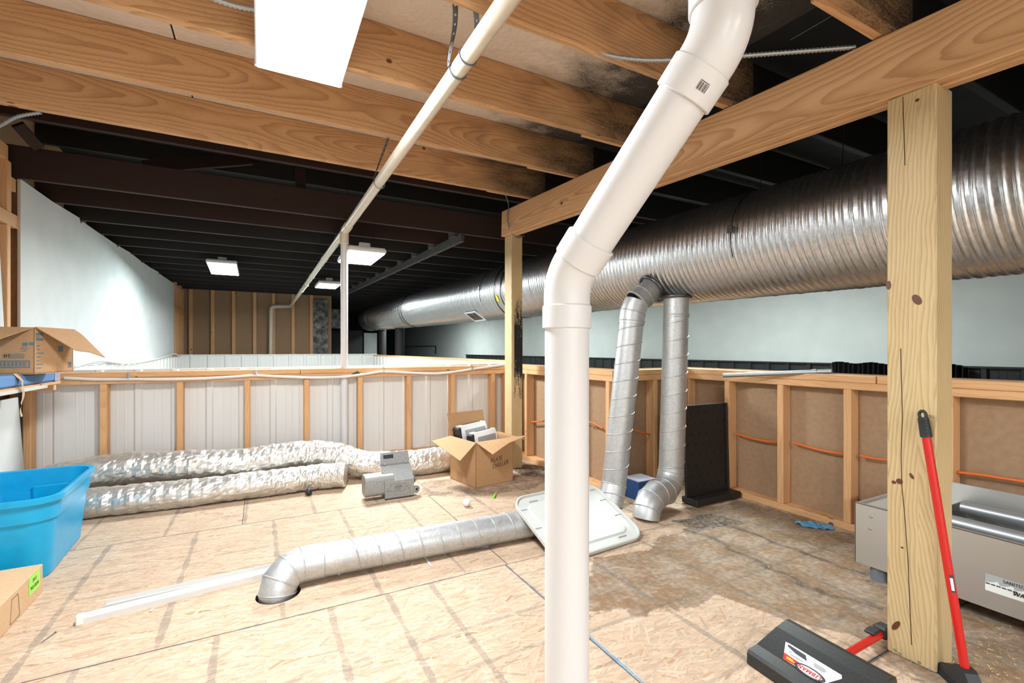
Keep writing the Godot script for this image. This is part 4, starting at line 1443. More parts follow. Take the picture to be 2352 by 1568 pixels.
	ring_into(mb, p1, dd, r + 0.005, 0.004)
	put(mb, "seam_bead", M.galv_pipe, o)
	mb = MB.new()
	ring_into(mb, tgt - de * 0.045, de, r + 0.02, 0.012)
	put(mb, "saddle_flange", M.galv_dark, o)
	var e0 := p0
	var dn := -dd
	var q1 := e0 + dn * 0.035
	var q2 := q1 + Vector3(-0.035, -0.062, 0.018)
	var q3 := Vector3(q2.x - 0.022, 0.004, q2.z + 0.012)
	mb = MB.new()
	mb.tube([e0, q1, q2, q3], [r, r + 0.002, r + 0.004, r + 0.001], 40)
	put(mb, "foot_elbow", M.galv_pipe, o)
	mb = MB.new()
	ring_into(mb, q1, (q2 - e0).normalized(), r + 0.003, 0.004)
	ring_into(mb, q2, (q3 - q1).normalized(), r + 0.005, 0.004)
	put(mb, "seam_bead", M.galv_pipe, o)
	# branch 2: plumb, its foot an adjustable elbow turned down to the deck
	o = thing("branch_duct", "plumb spiral-seamed galvanised pipe with a gored elbow at the deck", "duct", Vector3.ZERO, 0.0, "branch pipes off the big duct")
	p0 = Vector3(2.548, 0.285, -2.372)
	p1 = Vector3(2.575, 1.475, -2.352)
	rod(p0, p1, r, "pipe", M.galv_pipe, o, 40)
	mb = MB.new()
	helix_into(mb, p0, p1 - Vector3(0, 0.16, 0), r, 0.125, 0.0042, 2.0)
	put(mb, "spiral_seam", M.galv_pipe, o)
	mb = MB.new()
	ring_into(mb, p1 - Vector3(0, 0.13, 0), Vector3.UP, r, 0.004)
	ring_into(mb, p1 - Vector3(0, 0.145, 0), Vector3.UP, r, 0.003)
	put(mb, "crimp_bead", M.galv_pipe, o)
	mb = MB.new()
	ring_into(mb, p1 - Vector3(0, 0.005, 0), Vector3.UP, r + 0.012, 0.012)
	put(mb, "saddle_flange", M.galv_dark, o)
	var g := [p0, Vector3(2.545, 0.235, -2.374), Vector3(2.512, 0.168, -2.362), Vector3(2.44, 0.130, -2.338), Vector3(2.345, 0.132, -2.312), Vector3(2.268, 0.108, -2.29), Vector3(2.222, 0.062, -2.277), Vector3(2.208, 0.004, -2.272)]
	mb = MB.new()
	mb.tube(g, [r, r + 0.003, r + 0.004, r + 0.004, r + 0.003, r + 0.003, r + 0.002, r], 40)
	put(mb, "gored_elbow", M.galv_pipe, o)
	mb = MB.new()
	for k in range(1, 7): ring_into(mb, g[k], (g[k + 1] - g[k - 1]).normalized(), r + 0.004, 0.0038)
	put(mb, "seam_bead", M.galv_pipe, o)
	# pipe lying across the deck, its elbow dropping through a hole
	o = thing("floor_duct", "spiral galvanised pipe lying on the deck with its elbow through a hole", "duct")
	r = 0.077
	var a0 := Vector3(0.215, 0.086, -2.425)
	var a1 := Vector3(1.72, 0.082, -2.362)
	rod(a0, a1, r, "pipe", M.galv_pipe, o, 40)
	mb = MB.new()
	helix_into(mb, a0 + (a1 - a0) * 0.08, a1, r, 0.105, 0.0036, 1.0)
	put(mb, "spiral_seam", M.galv_pipe, o)
	var gl := [Vector3(0.068, -0.033, -2.365), Vector3(0.068, 0.005, -2.367), Vector3(0.079, 0.045, -2.378), Vector3(0.115, 0.078, -2.402), Vector3(0.17, 0.087, -2.420), a0 + Vector3(0.05, 0, 0.002)]
	mb = MB.new()
	mb.tube(gl, [r, r + 0.001, r + 0.004, r + 0.004, r + 0.004, r + 0.0025], 40, false)
	put(mb, "gored_elbow", M.galv_pipe, o)
	mb = MB.new()
	for k in range(1, 5): ring_into(mb, gl[k], (gl[k + 1] - gl[k - 1]).normalized(), r + 0.003, 0.0035)
	ring_into(mb, gl[5], Vector3(1, 0, 0), r + 0.002, 0.003)
	put(mb, "seam_bead", M.galv_pipe, o)
	# foil-jacketed flexible ducts along the back half wall
	var fo := put(flex_duct([Vector3(-1.2, 0.10, -4.02), Vector3(-0.85, 0.096, -4.0), Vector3(-0.4, 0.094, -3.98), Vector3(0.05, 0.097, -3.98), Vector3(0.34, 0.098, -3.985), Vector3(0.52, 0.10, -3.955), Vector3(0.60, 0.10, -3.93)], 0.092, 3), "flexible_duct", M.foil, self)
	tag(fo, "crumpled silver foil flexible duct lying in front on the deck", "flexible duct")
	fo = put(flex_duct([Vector3(-1.25, 0.215, -4.24), Vector3(-0.85, 0.262, -4.22), Vector3(-0.5, 0.245, -4.2), Vector3(-0.1, 0.222, -4.2), Vector3(0.28, 0.243, -4.21), Vector3(0.55, 0.205, -4.2), Vector3(0.78, 0.128, -4.12), Vector3(1.02, 0.112, -4.05), Vector3(1.3, 0.112, -4.02), Vector3(1.62, 0.115, -4.05), Vector3(1.8, 0.118, -4.1)], 0.108, 9), "flexible_duct", M.foil, self)
	tag(fo, "longer silver foil flexible duct behind, reaching to the open cardboard box", "flexible duct")

# ---------------------------------------------------------------- things along the left
func build_left() -> void:
	# blue tub
	var o := thing("storage_tub", "open bright blue plastic storage tub on the deck", "tub", Vector3(-1.12, 0, -3.335), 0.04)
	var loops := []
	var prof := [[0.0, 0.40, 0.62, 0.07], [0.012, 0.415, 0.635, 0.08], [0.29, 0.465, 0.705, 0.09], [0.292, 0.485, 0.725, 0.10], [0.375, 0.50, 0.74, 0.105], [0.378, 0.53, 0.77, 0.115], [0.405, 0.535, 0.775, 0.115], [0.408, 0.52, 0.76, 0.11], [0.404, 0.485, 0.725, 0.10], [0.295, 0.472, 0.712, 0.095], [0.29, 0.452, 0.692, 0.088], [0.02, 0.40, 0.62, 0.075]]
	for q in prof:
		var row := []
		var pl := corner_rect(q[1], q[2], q[3], 7)
		for w in pl: row.append(Vector3(w.x, q[0], w.y))
		row.append(row[0])
		loops.append(row)
	var mb := MB.new()
	for k in loops.size() - 1:
		mb.sheet([loops[k], loops[k + 1]])
	for k in [0, loops.size() - 1]:
		var fl := []
		for q in loops[k]: fl.append(q)
		fl.remove_at(fl.size() - 1)
		mb.face(fl, Vector3.DOWN if k == 0 else Vector3.UP)
	put(mb, "shell", M.tub, o)
	mb = MB.new()
	mb.box(Transform3D(Basis(), Vector3(0.06, 0.17, -0.338)), Vector3(0.16, 0.30, 0.03), 0.008)
	put(mb, "inner_rib", M.tub, o)
	var co := MB.new()
	co.tube(curve([Vector3(-1.2, 0.05, -3.3), Vector3(-1.08, 0.26, -3.36), Vector3(-1.0, 0.31, -3.40), Vector3(-0.93, 0.30, -3.36), Vector3(-0.94, 0.15, -3.2), Vector3(-1.1, 0.045, -3.15)], 10), 0.008, 8)
	tag(put(co, "looped_cable", M.plastic_black, self), "black cable looped inside the blue tub", "cable")
	# flat box with a green note
	o = thing("flat_carton", "low tan cardboard carton with a green sticky note", "box", Vector3(-1.17, 0, -2.42))
	var hx := 0.298
	var hz := 0.47
	mb = MB.new()
	mb.box(Transform3D(Basis(), Vector3(0, 0.0635, 0)), Vector3(hx * 2, 0.127, hz * 2), 0.003)
	put(mb, "body", M.cardboard_pale, o)
	mb = MB.new()
	mb.box(Transform3D(Basis(), Vector3(0, 0.1278, 0)), Vector3(hx * 2 - 0.01, 0.0008, 0.05))
	put(mb, "packing_tape", M.tape, o)
	var fc := hx + 0.0008
	var noteA := fx(91, 1305, -0.872).z - o.position.z
	var noteB := fx(66, 1322, -0.872).z - o.position.z
	mb = MB.new()
	mb.face([Vector3(fc, 0.045, noteA), Vector3(fc, 0.121, noteA), Vector3(fc, 0.121, noteB), Vector3(fc, 0.045, noteB)], Vector3(1, 0, 0))
	var note := put(mb, "sticky_note", M.note, o, "lime green sticky note with handwriting")
	var up := Basis(Vector3(0, 0, 1), Vector3(0, -1, 0), Vector3(1, 0, 0))
	lettering("PEDESTAL", 0.015, M.ink, note, Transform3D(up.scaled(Vector3.ONE), Vector3(fc + 0.0006, 0.070, (noteA + noteB) * 0.5)), "note_lettering", "Droid Sans", 400)
	lettering("CASE", 0.015, M.ink, note, Transform3D(up, Vector3(fc + 0.0006, 0.098, (noteA + noteB) * 0.5)), "note_lettering", "Droid Sans", 400)
	# printed outlines on the carton's side
	mb = MB.new()
	var frame := func(z0: float, z1: float, z2: float, z3: float, ya: float, yb: float) -> void:
		var pts := [Vector3(fc, ya, z0), Vector3(fc, yb, z1), Vector3(fc, yb, z2), Vector3(fc, ya, z3)]
		for k in 4:
			var a: Vector3 = pts[k]
			var b: Vector3 = pts[(k + 1) % 4]
			var s := (b - a).normalized().cross(Vector3(1, 0, 0)) * 0.0012
			mb.face([a - s, b - s, b + s, a + s], Vector3(1, 0, 0))
	frame.call(-0.235, -0.22, -0.165, -0.15, 0.012, 0.105)
	frame.call(-0.02, -0.02, 0.12, 0.12, 0.06, 0.095)
	for k in 9: mb.face([Vector3(fc, 0.063, -0.01 + k * 0.014), Vector3(fc, 0.092, -0.01 + k * 0.014), Vector3(fc, 0.092, -0.01 + k * 0.014 + 0.003), Vector3(fc, 0.063, -0.01 + k * 0.014 + 0.003)], Vector3(1, 0, 0))
	put(mb, "printed_outline", M.ink, o).set_meta("kind", "stuff")
	# ledge on the left with a blue foam pad
	o = thing("wooden_ledge", "plywood ledge with a white edge strip along the left wall", "ledge", Vector3(-1.31, 0, -3.2))
	var ly := 0.878
	mb = wood(MB.new())
	mb.box(Transform3D(Basis(), Vector3(0, ly + 0.009, 0)), Vector3(0.30, 0.018, 1.86), 0.002)
	put(mb, "plywood_top", M.pine, o)
	mb = MB.new()
	mb.box(Transform3D(Basis(), Vector3(0.152, ly - 0.002, 0.1)), Vector3(0.006, 0.02, 1.6), 0.001)
	put(mb, "edge_strip", M.vinyl, o)
	board(o.position + Vector3(-0.305, ly - 0.09, -0.9), o.position + Vector3(-0.22, ly, 0.9), "wall_cleat", M.pine, o)
	board(o.position + Vector3(-0.22, ly - 0.04, -0.89), o.position + Vector3(0.14, ly - 0.001, -0.85), "bearer", M.pine, o)
	o = thing("foam_pad", "long blue foam pad lying on the ledge under the torn carton", "foam pad", Vector3(-1.305, ly + 0.0185, -3.17))
	mb = MB.new()
	mb.box(Transform3D(Basis(), Vector3(0, 0.034, 0)), Vector3(0.29, 0.066, 1.90), 0.012)
	put(mb, "pad", M.blue_foam, o)
	mb = MB.new()
	mb.box(Transform3D(Basis(), Vector3(0.1462, 0.034, -0.90)), Vector3(0.0012, 0.06, 0.09))
	put(mb, "clear_tape", mat(Color(0.62, 0.66, 0.78), 0.15), o)
	# torn strip of brown paper hanging off the ledge
	mb = MB.new()
	var rows := []
	for k in 13:
		var t := k / 12.0
		var z0 := -3.52 + 0.012 * sin(t * 9.0)
		var wd := 0.045 + 0.012 * sin(t * 13.0 + 1.0) - 0.012 * t
		var x := -1.148 + 0.004 * sin(t * 6.0) + (0.0 if t > 0.15 else -0.03 * (0.15 - t) / 0.15)
		rows.append([Vector3(x, 0.972 - t * 0.235, z0 - wd * 0.5), Vector3(x + 0.006, 0.970 - t * 0.235, z0 + wd * 0.5 + 0.006 * sin(t * 31.0))])
	mb.sheet(rows)
	tag(put(mb, "paper_strip", M.cardboard_pale, self), "torn strip of brown paper hanging over the foam pad", "paper")
	# torn printed carton
	var A := Vector3(-1.113, 0, -3.569)
	var e1 := Vector3(0.083, 0, -0.301).normalized()
	var e2 := Vector3(-e1.z * -1.0, 0, -e1.x) * 1.0
	e2 = Vector3(e1.z, 0, -e1.x)
	o = thing("torn_carton", "torn open cardboard carton with blue print on the foam pad", "box", Vector3(A.x, ly + 0.0855, A.z))
	var L1 := 0.315
	var L2 := 0.36
	var hh := 0.262
	var th := 0.004
	var V := func(a: float, b: float, y: float) -> Vector3: return e1 * a + e2 * b + Vector3.UP * y
	put(slab([V.call(0, 0, 0), V.call(L1, 0, 0), V.call(L1, 0, hh), V.call(0.0, 0, hh)], th), "side", M.cardboard, o)
	put(slab([V.call(0, L2, 0), V.call(0, 0, 0), V.call(0, 0, hh), V.call(0, L2, hh)], th), "side", M.cardboard, o)
	put(slab([V.call(L1, 0, 0), V.call(L1, L2, 0), V.call(L1, L2, hh), V.call(L1, 0, hh)], th), "side", M.cardboard, o)
	put(slab([V.call(L1, L2, 0), V.call(0, L2, 0), V.call(0, L2, hh), V.call(L1, L2, hh)], th), "side", M.cardboard, o)
	put(slab([V.call(0, 0, 0.004), V.call(0, L2, 0.004), V.call(L1, L2, 0.004), V.call(L1, 0, 0.004)], th), "bottom", M.cardboard, o)
	# flaps: one bent down over the near side, one drooping outwards
	put(slab([V.call(0.0, 0.005, hh), V.call(0.0, L2, hh + 0.005), V.call(-0.13, L2, hh - 0.055), V.call(-0.13, 0.09, hh - 0.075)], 0.004), "flap", M.cardboard, o)
	put(slab([V.call(0.0, -0.003, hh + 0.001), V.call(L1, -0.003, hh), V.call(L1 + 0.03, -0.03, hh - 0.035), V.call(L1 + 0.035, -0.15, 0.085), V.call(L1 - 0.06, -0.12, 0.12), V.call(0.15, -0.11, 0.13)], 0.004), "flap", M.cardboard, o, "drooping flap with a torn brown edge")
	# prints: side facing the room
	var nrm := (e2 * -1.0)
	var pb := Basis(e1, Vector3.UP, nrm)
	var P := func(a: float, y: float) -> Vector3: return e1 * a + Vector3.UP * y + nrm * 0.0009
	mb = MB.new()
	for q in [[0.012, 0.068, 0.188, 0.232], [0.012, 0.06, 0.006, 0.008], [0.185, 0.225, 0.125, 0.16], [0.262, 0.30, 0.028, 0.032], [0.262, 0.30, 0.058, 0.062]]:
		mb.face([P.call(q[0], q[2]), P.call(q[1], q[2]), P.call(q[1], q[3]), P.call(q[0], q[3])], nrm)
	for k in 7: mb.face([P.call(0.014, 0.03 + k * 0.021), P.call(0.05 + 0.02 * sin(k * 2.0), 0.03 + k * 0.021), P.call(0.05 + 0.02 * sin(k * 2.0), 0.036 + k * 0.021), P.call(0.014, 0.036 + k * 0.021)], nrm)
	for k in 5: mb.face([P.call(0.27 + k * 0.006, 0.032), P.call(0.273 + k * 0.006, 0.032), P.call(0.273 + k * 0.006, 0.058), P.call(0.27 + k * 0.006, 0.058)], nrm)
	put(mb, "blue_print", M.ink_blue, o).set_meta("kind", "stuff")
	lettering("TORK", 0.017, M.cardboard, o, Transform3D(pb, P.call(0.040, 0.210) + nrm * 0.0005), "print", "Droid Sans", 800)
	# prints: end towards the left of the picture
	var n2 := e1 * -1.0
	var pb2 := Basis(e2 * -1.0, Vector3.UP, n2)
	var Q := func(b: float, y: float) -> Vector3: return e2 * b + Vector3.UP * y + n2 * 0.0009
	mb = MB.new()
	for q in [[0.02, 0.2, 0.036, 0.041], [0.02, 0.2, 0.072, 0.077], [0.02, 0.026, 0.041, 0.072], [0.03, 0.055, 0.158, 0.176], [0.0, 0.024, 0.162, 0.178]]:
		mb.face([Q.call(q[0], q[2]), Q.call(q[1], q[2]), Q.call(q[1], q[3]), Q.call(q[0], q[3])], n2)
	for k in 26: mb.face([Q.call(0.032 + k * 0.006, 0.044), Q.call(0.0335 + k * 0.006 + 0.0018 * float(k % 3), 0.044), Q.call(0.0335 + k * 0.006 + 0.0018 * float(k % 3), 0.070), Q.call(0.032 + k * 0.006, 0.070)], n2)
	for k in 6: mb.face([Q.call(0.045, 0.088 + k * 0.005), Q.call(0.115, 0.088 + k * 0.005), Q.call(0.115, 0.090 + k * 0.005), Q.call(0.045, 0.090 + k * 0.005)], n2)
	for c in [[0.045, 0.140, 0.018], [0.125, 0.102, 0.020]]:
		for k in 24:
			var a := TAU * k / 24
			var b := TAU * (k + 1) / 24
			mb.face([Q.call(c[0] + c[2] * cos(a), c[1] + c[2] * 0.8 * sin(a)), Q.call(c[0] + c[2] * cos(b), c[1] + c[2] * 0.8 * sin(b)), Q.call(c[0] + c[2] * 0.9 * cos(b), c[1] + c[2] * 0.72 * sin(b)), Q.call(c[0] + c[2] * 0.9 * cos(a), c[1] + c[2] * 0.72 * sin(a))], n2)
	for k in 3:
		var a := TAU * k / 3 + 0.5
		var cq := Vector2(0.045 + 0.008 * cos(a), 0.140 + 0.007 * sin(a))
		mb.face([Q.call(cq.x - 0.005, cq.y - 0.003), Q.call(cq.x + 0.005, cq.y - 0.003), Q.call(cq.x, cq.y + 0.006)], n2)
	put(mb, "blue_print", M.ink_blue, o).set_meta("kind", "stuff")
	lettering("H1", 0.018, M.ink, o, Transform3D(pb2, Q.call(0.125, 0.102) + n2 * 0.0005), "print", "Droid Sans", 700)
	# leaning white boards at the left edge
	mb = slab([Vector3(-1.395, 0.0, -2.4), Vector3(-1.395, 0.0, -4.37), Vector3(-1.42, 0.785, -4.30), Vector3(-1.42, 0.785, -2.4)], 0.012)
	tag(put(mb, "leaning_panel", M.whitewall, self), "grey-white panel leaning below the ledge beside the blue tub", "panel")
	mb = slab([Vector3(-1.455, ly + 0.02, -3.0), Vector3(-1.455, ly + 0.02, -4.25), Vector3(-1.468, 1.9, -4.17), Vector3(-1.468, 1.9, -3.0)], 0.012)
	tag(put(mb, "tall_panel", M.whitewall, self), "white panel standing on the ledge behind the torn carton", "panel")
	# bare framing at the near end of the white wall
	var w := setting("trim_1")
	board(Vector3(-1.56, 1.0, -4.345), Vector3(-1.47, 1.93, -4.30), "stud", M.pine, w)
	board(Vector3(-1.56, 2.02, -4.37), Vector3(-1.475, 2.36, -4.31), "stud", M.pine, w)
	board(Vector3(-1.56, 1.93, -4.452), Vector3(-1.47, 2.02, -3.6), "blocking", M.pine, w)
	board(Vector3(-1.57, 2.18, -4.452), Vector3(-1.48, 2.27, -4.38), "blocking", M.pine, w)
	board(Vector3(-1.57, 2.36, -4.34), Vector3(-1.48, 2.46, -3.6), "top_plate", M.pine, w)

# ---------------------------------------------------------------- things on the deck
func build_floor_things() -> void:
	# two white vinyl channels
	for k in [[fy(175, 1434), fy(640, 1316), 0.034, "white vinyl channel lying nearer the floor duct's elbow end"], [fy(240, 1395), fy(640, 1305), 0.022, "grey-white vinyl strip lying just behind the vinyl channel"]]:
		var a: Vector3 = k[0]
		var b: Vector3 = k[1]
		b = a + (b - a).normalized() * minf((b - a).length(), 0.70)
		var d := (b - a).normalized()
		var s := d.cross(Vector3.UP).normalized()
		var h: float = k[2]
		var wv := 0.03
		var pl := PackedVector2Array([Vector2(-wv, 0), Vector2(wv, 0), Vector2(wv, h), Vector2(wv - 0.003, h), Vector2(wv - 0.003, 0.003), Vector2(-wv + 0.003, 0.003), Vector2(-wv + 0.003, h * 0.9), Vector2(-wv, h * 0.9)])
		if h > 0.03:
			pl = PackedVector2Array([Vector2(-0.014, 0), Vector2(0.016, 0), Vector2(0.016, h * 0.7), Vector2(0.010, h), Vector2(-0.014, h), Vector2(-0.014, h - 0.003), Vector2(0.007, h - 0.003), Vector2(0.013, h * 0.65), Vector2(0.013, 0.003), Vector2(-0.014, 0.003)])
		var o := thing("vinyl_channel", k[3], "channel", a, 0.0, "vinyl strips on the deck")
		var mb := MB.new()
		mb.prism(pl, 0.0, (b - a).length(), Transform3D(Basis(s, Vector3.UP, d), Vector3.ZERO))
		put(mb, "channel", M.vinyl, o)
		if h > 0.03:
			mb = MB.new()
			mb.box(Transform3D(Basis(s, Vector3.UP, d), d * 0.012 + Vector3.UP * 0.018 + s * 0.001), Vector3(0.034, 0.037, 0.024), 0.003)
			put(mb, "end_cap", M.white, o)
	# grey machine with two nozzles
	var o := thing("grey_machine", "dusty grey metal plate machine with two round nozzles on the deck", "machine", Vector3(0.90, 0, -3.53))
	var mb := MB.new()
	mb.prism(corner_rect(0.145, 0.15, 0.035), -0.15, 0.055, Transform3D(Basis(Vector3(0, 0, -1), Vector3.UP, Vector3(1, 0, 0)), Vector3(-0.085, 0.105, 0.0)), true)
	put(mb, "motor_housing", M.galv_dull, o)
	mb = MB.new()
	var pf := PackedVector2Array([Vector2(0.085, 0.012), Vector2(0.085, 0.135), Vector2(-0.02, 0.225), Vector2(-0.055, 0.232), Vector2(-0.075, 0.315), Vector2(-0.079, 0.315), Vector2(-0.062, 0.226), Vector2(-0.026, 0.217), Vector2(0.078, 0.130), Vector2(0.078, 0.012)])
	mb.prism(pf, -0.108, 0.108, Transform3D(Basis(Vector3(0, 0, 1), Vector3.UP, Vector3(-1, 0, 0)), Vector3(0.008, 0, 0)))
	put(mb, "folded_cover", M.galv_dull, o)
	mb = MB.new()
	mb.box(Transform3D(Basis(Vector3(1, 0, 0), -0.23), Vector3(-0.04, 0.285, -0.066)), Vector3(0.075, 0.028, 0.004), 0.002)
	put(mb, "nameplate", M.grip, o, "dark grey nameplate")
	mb = MB.new()
	mb.box(Transform3D(Basis(), Vector3(0.012, 0.075, -0.01)), Vector3(0.19, 0.12, 0.16), 0.006)
	put(mb, "gearbox", M.galv_dull, o)
	# outline and faint engraving on the front plate
	mb = MB.new()
	for q in [[-0.062, 0.052, 0.060, 0.0615], [-0.062, 0.052, 0.109, 0.1105], [-0.062, -0.0605, 0.060, 0.1105], [0.0505, 0.052, 0.060, 0.1105], [-0.03, 0.028, 0.086, 0.090], [-0.03, 0.028, 0.094, 0.097], [-0.028, 0.02, 0.077, 0.0785], [-0.028, 0.02, 0.071, 0.0725]]:
		mb.face([Vector3(q[0], q[2], 0.0856), Vector3(q[1], q[2], 0.0856), Vector3(q[1], q[3], 0.0856), Vector3(q[0], q[3], 0.0856)], Vector3(0, 0, 1))
	put(mb, "engraved_plate", mat(Color(0.27, 0.27, 0.265), 0.6), o)
	for q in [[-0.08, 0.08, 0.086], [0.072, 0.083, 0.086], [-0.075, 0.236, -0.04], [0.085, 0.236, -0.04]]:
		mb = MB.new()
		mb.lathe([Vector2(0, 0.014), Vector2(0.005, 0.013), Vector2(0.007, 0.008), Vector2(0.007, 0.0)], 12, Transform3D(Basis(Vector3(1, 0, 0), Vector3(0, 0, 1), Vector3(0, -1, 0)), Vector3(q[0], q[1], q[2])))
		put(mb, "bolt", M.zinc, o)
	for q in [[0.122, 0.118, 0.055], [0.140, 0.048, 0.080]]:
		mb = MB.new()
		mb.lathe([Vector2(0.0, -0.02), Vector2(0.011, -0.02), Vector2(0.011, 0.0), Vector2(0.023, 0.0), Vector2(0.028, -0.003), Vector2(0.028, -0.016), Vector2(0.021, -0.020), Vector2(0.021, -0.095)], 24, Transform3D(Basis(Vector3(1, 0, 0), Vector3(0, 0, 1), Vector3(0, -1, 0)) * Basis(Vector3(0, 0, 1), -0.35), Vector3(q[0], q[1], q[2])))
		var noz := put(mb, "nozzle", M.galv_dull, o)
		mb = MB.new()
		var bb := Basis(Vector3(1, 0, 0), Vector3(0, 0, 1), Vector3(0, -1, 0)) * Basis(Vector3(0, 0, 1), -0.35)
		mb.lathe([Vector2(0.0, 0.0), Vector2(0.0095, 0.0)], 16, Transform3D(bb, Vector3(q[0], q[1], q[2]) - bb.y * 0.012))
		put(mb, "bore", M.hole, noz)
	for x in [-0.09, 0.10]:
		for z in [-0.06, 0.07]:
			rod(Vector3(x, 0, z), Vector3(x, 0.014, z), 0.008, "foot", M.grip, o, 10)
	# open carton with two white machines in it
	var e1 := Vector3(0.368, 0, -0.068).normalized()
	var e2 := Vector3(-e1.z * -1.0, 0, -e1.x)
	e2 = Vector3(e1.z, 0, -e1.x)
	var W := 0.375
	var D := 0.388
	var H := 0.366
	o = thing("open_carton", "open cardboard carton with handwriting holding two white machines", "box", Vector3(1.499, 0, -3.393))
	var V := func(a: float, b: float, y: float) -> Vector3: return e1 * a + e2 * b + Vector3.UP * y
	put(slab([V.call(0, 0, 0), V.call(W, 0, 0), V.call(W, 0, H), V.call(0, 0, H)], 0.004), "side", M.cardboard, o)
	put(slab([V.call(W, 0, 0), V.call(W, D, 0), V.call(W, D, H), V.call(W, 0, H)], 0.004), "side", M.cardboard, o)
	put(slab([V.call(W, D, 0), V.call(0, D, 0), V.call(0, D, H), V.call(W, D, H)], 0.004), "side", M.cardboard, o)
	put(slab([V.call(0, D, 0), V.call(0, 0, 0), V.call(0, 0, H), V.call(0, D, H)], 0.004), "side", M.cardboard, o)
	put(slab([V.call(0, 0, 0.005), V.call(0, D, 0.005), V.call(W, D, 0.005), V.call(W, 0, 0.005)], 0.004), "bottom", M.cardboard, o)
	put(slab([V.call(0, D, H), V.call(W, D, H), V.call(W, D + 0.05, H + 0.19), V.call(0, D + 0.05, H + 0.185)], 0.004), "flap", M.cardboard, o)
	put(slab([V.call(0, 0.0, H), V.call(0, D, H), V.call(-0.185, D - 0.01, H - 0.02), V.call(-0.135, 0.02, H - 0.125)], 0.004), "flap", M.cardboard, o)
	put(slab([V.call(0.0, 0, H), V.call(W, 0, H), V.call(W + 0.03, -0.15, H + 0.03), V.call(0.22, -0.14, H - 0.01), V.call(0.08, -0.115, H - 0.085)], 0.004), "flap", M.cardboard, o)
	put(slab([V.call(W, 0, H), V.call(W, D, H), V.call(W + 0.17, D, H - 0.03), V.call(W + 0.17, 0.02, H - 0.045)], 0.004), "flap", M.cardboard, o)
	var nr := e2 * -1.0
	var tb := Basis(e1, Vector3.UP, nr)
	lettering("PLATE", 0.034, M.ink, o, Transform3D(tb * Basis(Vector3(0, 0, 1), 0.10) * Basis(Vector3(1, 0, 0), Vector3(0.25, 1, 0), Vector3(0, 0, 1)), V.call(0.205, -0.0012, 0.205)), "handwriting", "Droid Sans", 300)
	lettering("CHILLER", 0.034, M.ink, o, Transform3D(tb * Basis(Vector3(0, 0, 1), 0.12) * Basis(Vector3(1, 0, 0), Vector3(0.25, 1, 0), Vector3(0, 0, 1)), V.call(0.245, -0.0012, 0.160)), "handwriting", "Droid Sans", 300)
	mb = MB.new()
	var lf := e1 * -1.0
	mb.face([V.call(0, 0.20, 0.0) + lf * 0.001, V.call(0, 0.28, 0.0) + lf * 0.001, V.call(0, 0.28, 0.085) + lf * 0.001, V.call(0, 0.20, 0.085) + lf * 0.001], lf)
	put(mb, "packing_tape", M.tape, o)
	for q in [[0.30, 0.22, 0.10, 0.28, 0.12, "taller white tabletop machine standing in the open carton"], [0.175, 0.25, 0.05, 0.245, 0.10, "lower white tabletop machine in front inside the open carton"]]:
		var m := thing("white_machine", q[5], "machine", o.position + V.call(q[1], q[0], 0.01), atan2(-e1.z, e1.x), "white machines in the carton")
		var wd: float = q[3]
		var dp: float = q[4]
		var hh := 0.445 if q[0] > 0.2 else 0.398
		mb = MB.new()
		var lean := Transform3D(Basis(Vector3(0, 0, 1), 0.09) * Basis(Vector3(1, 0, 0), -0.10), Vector3(0, 0.008, 0))
		mb.prism(PackedVector2Array([Vector2(-dp * 0.45, 0.02), Vector2(dp * 0.45, 0.02), Vector2(dp * 0.40, hh - 0.045), Vector2(dp * 0.26, hh), Vector2(-dp * 0.34, hh), Vector2(-dp * 0.46, hh - 0.025)]), -wd * 0.47, wd * 0.47, lean * Transform3D(Basis(Vector3(0, 0, 1), Vector3.UP, Vector3(-1, 0, 0)), Vector3.ZERO))
		put(mb, "shell", M.device_white, m)
		mb = MB.new()
		mb.box(lean * Transform3D(Basis(Vector3(1, 0, 0), -0.03), Vector3(0.01, hh - 0.135, dp * 0.43)), Vector3(wd * 0.74, 0.19, 0.012), 0.004)
		put(mb, "front_panel", M.device_grey, m)
		mb = MB.new()
		mb.box(lean * Transform3D(Basis(), Vector3(0.01, hh + 0.0005, -0.01)), Vector3(wd * 0.66, 0.004, dp * 0.26), 0.001)
		put(mb, "slot", M.plastic_black, m)
		mb = MB.new()
		mb.box(lean * Transform3D(Basis(), Vector3(-wd * 0.5, hh - 0.06, -dp * 0.05)), Vector3(0.035, 0.10, dp * 0.9), 0.012)
		put(mb, "hinge_block", M.plastic_black, m)
		mb = MB.new()
		mb.lathe([Vector2(0.004, 0.004), Vector2(0.008, 0.004), Vector2(0.010, 0.0)], 14, lean * Transform3D(Basis(Vector3(1, 0, 0), Vector3(0, 0, 1), Vector3(0, -1, 0)), Vector3(-wd * 0.33, hh - 0.09, dp * 0.47)))
		put(mb, "button", M.white, m)
	# tote lid tipped on the floor duct
	var La := fy(1283, 1300)
	var Lb := fy(1484, 1236)
	var lx := (Lb - La).normalized()
	var back := Vector3(lx.z, 0, -lx.x)
	if back.z > 0.0: back = -back
	var tilt := 0.405
	var ly := (back * cos(tilt) + Vector3.UP * sin(tilt)).normalized()
	var lw := (Lb - La).length()
	var ld := 0.51
	var ln := lx.cross(ly).normalized()
	if ln.y < 0.0: ln = -ln
	o = thing("tote_lid", "pale grey plastic tote lid tipped against the floor duct", "lid", La + Vector3.UP * 0.004)
	var lb := Basis(lx, ly, ln)
	var cen := lx * lw * 0.5 + ly * ld * 0.5
	mb = MB.new()
	var rings := []
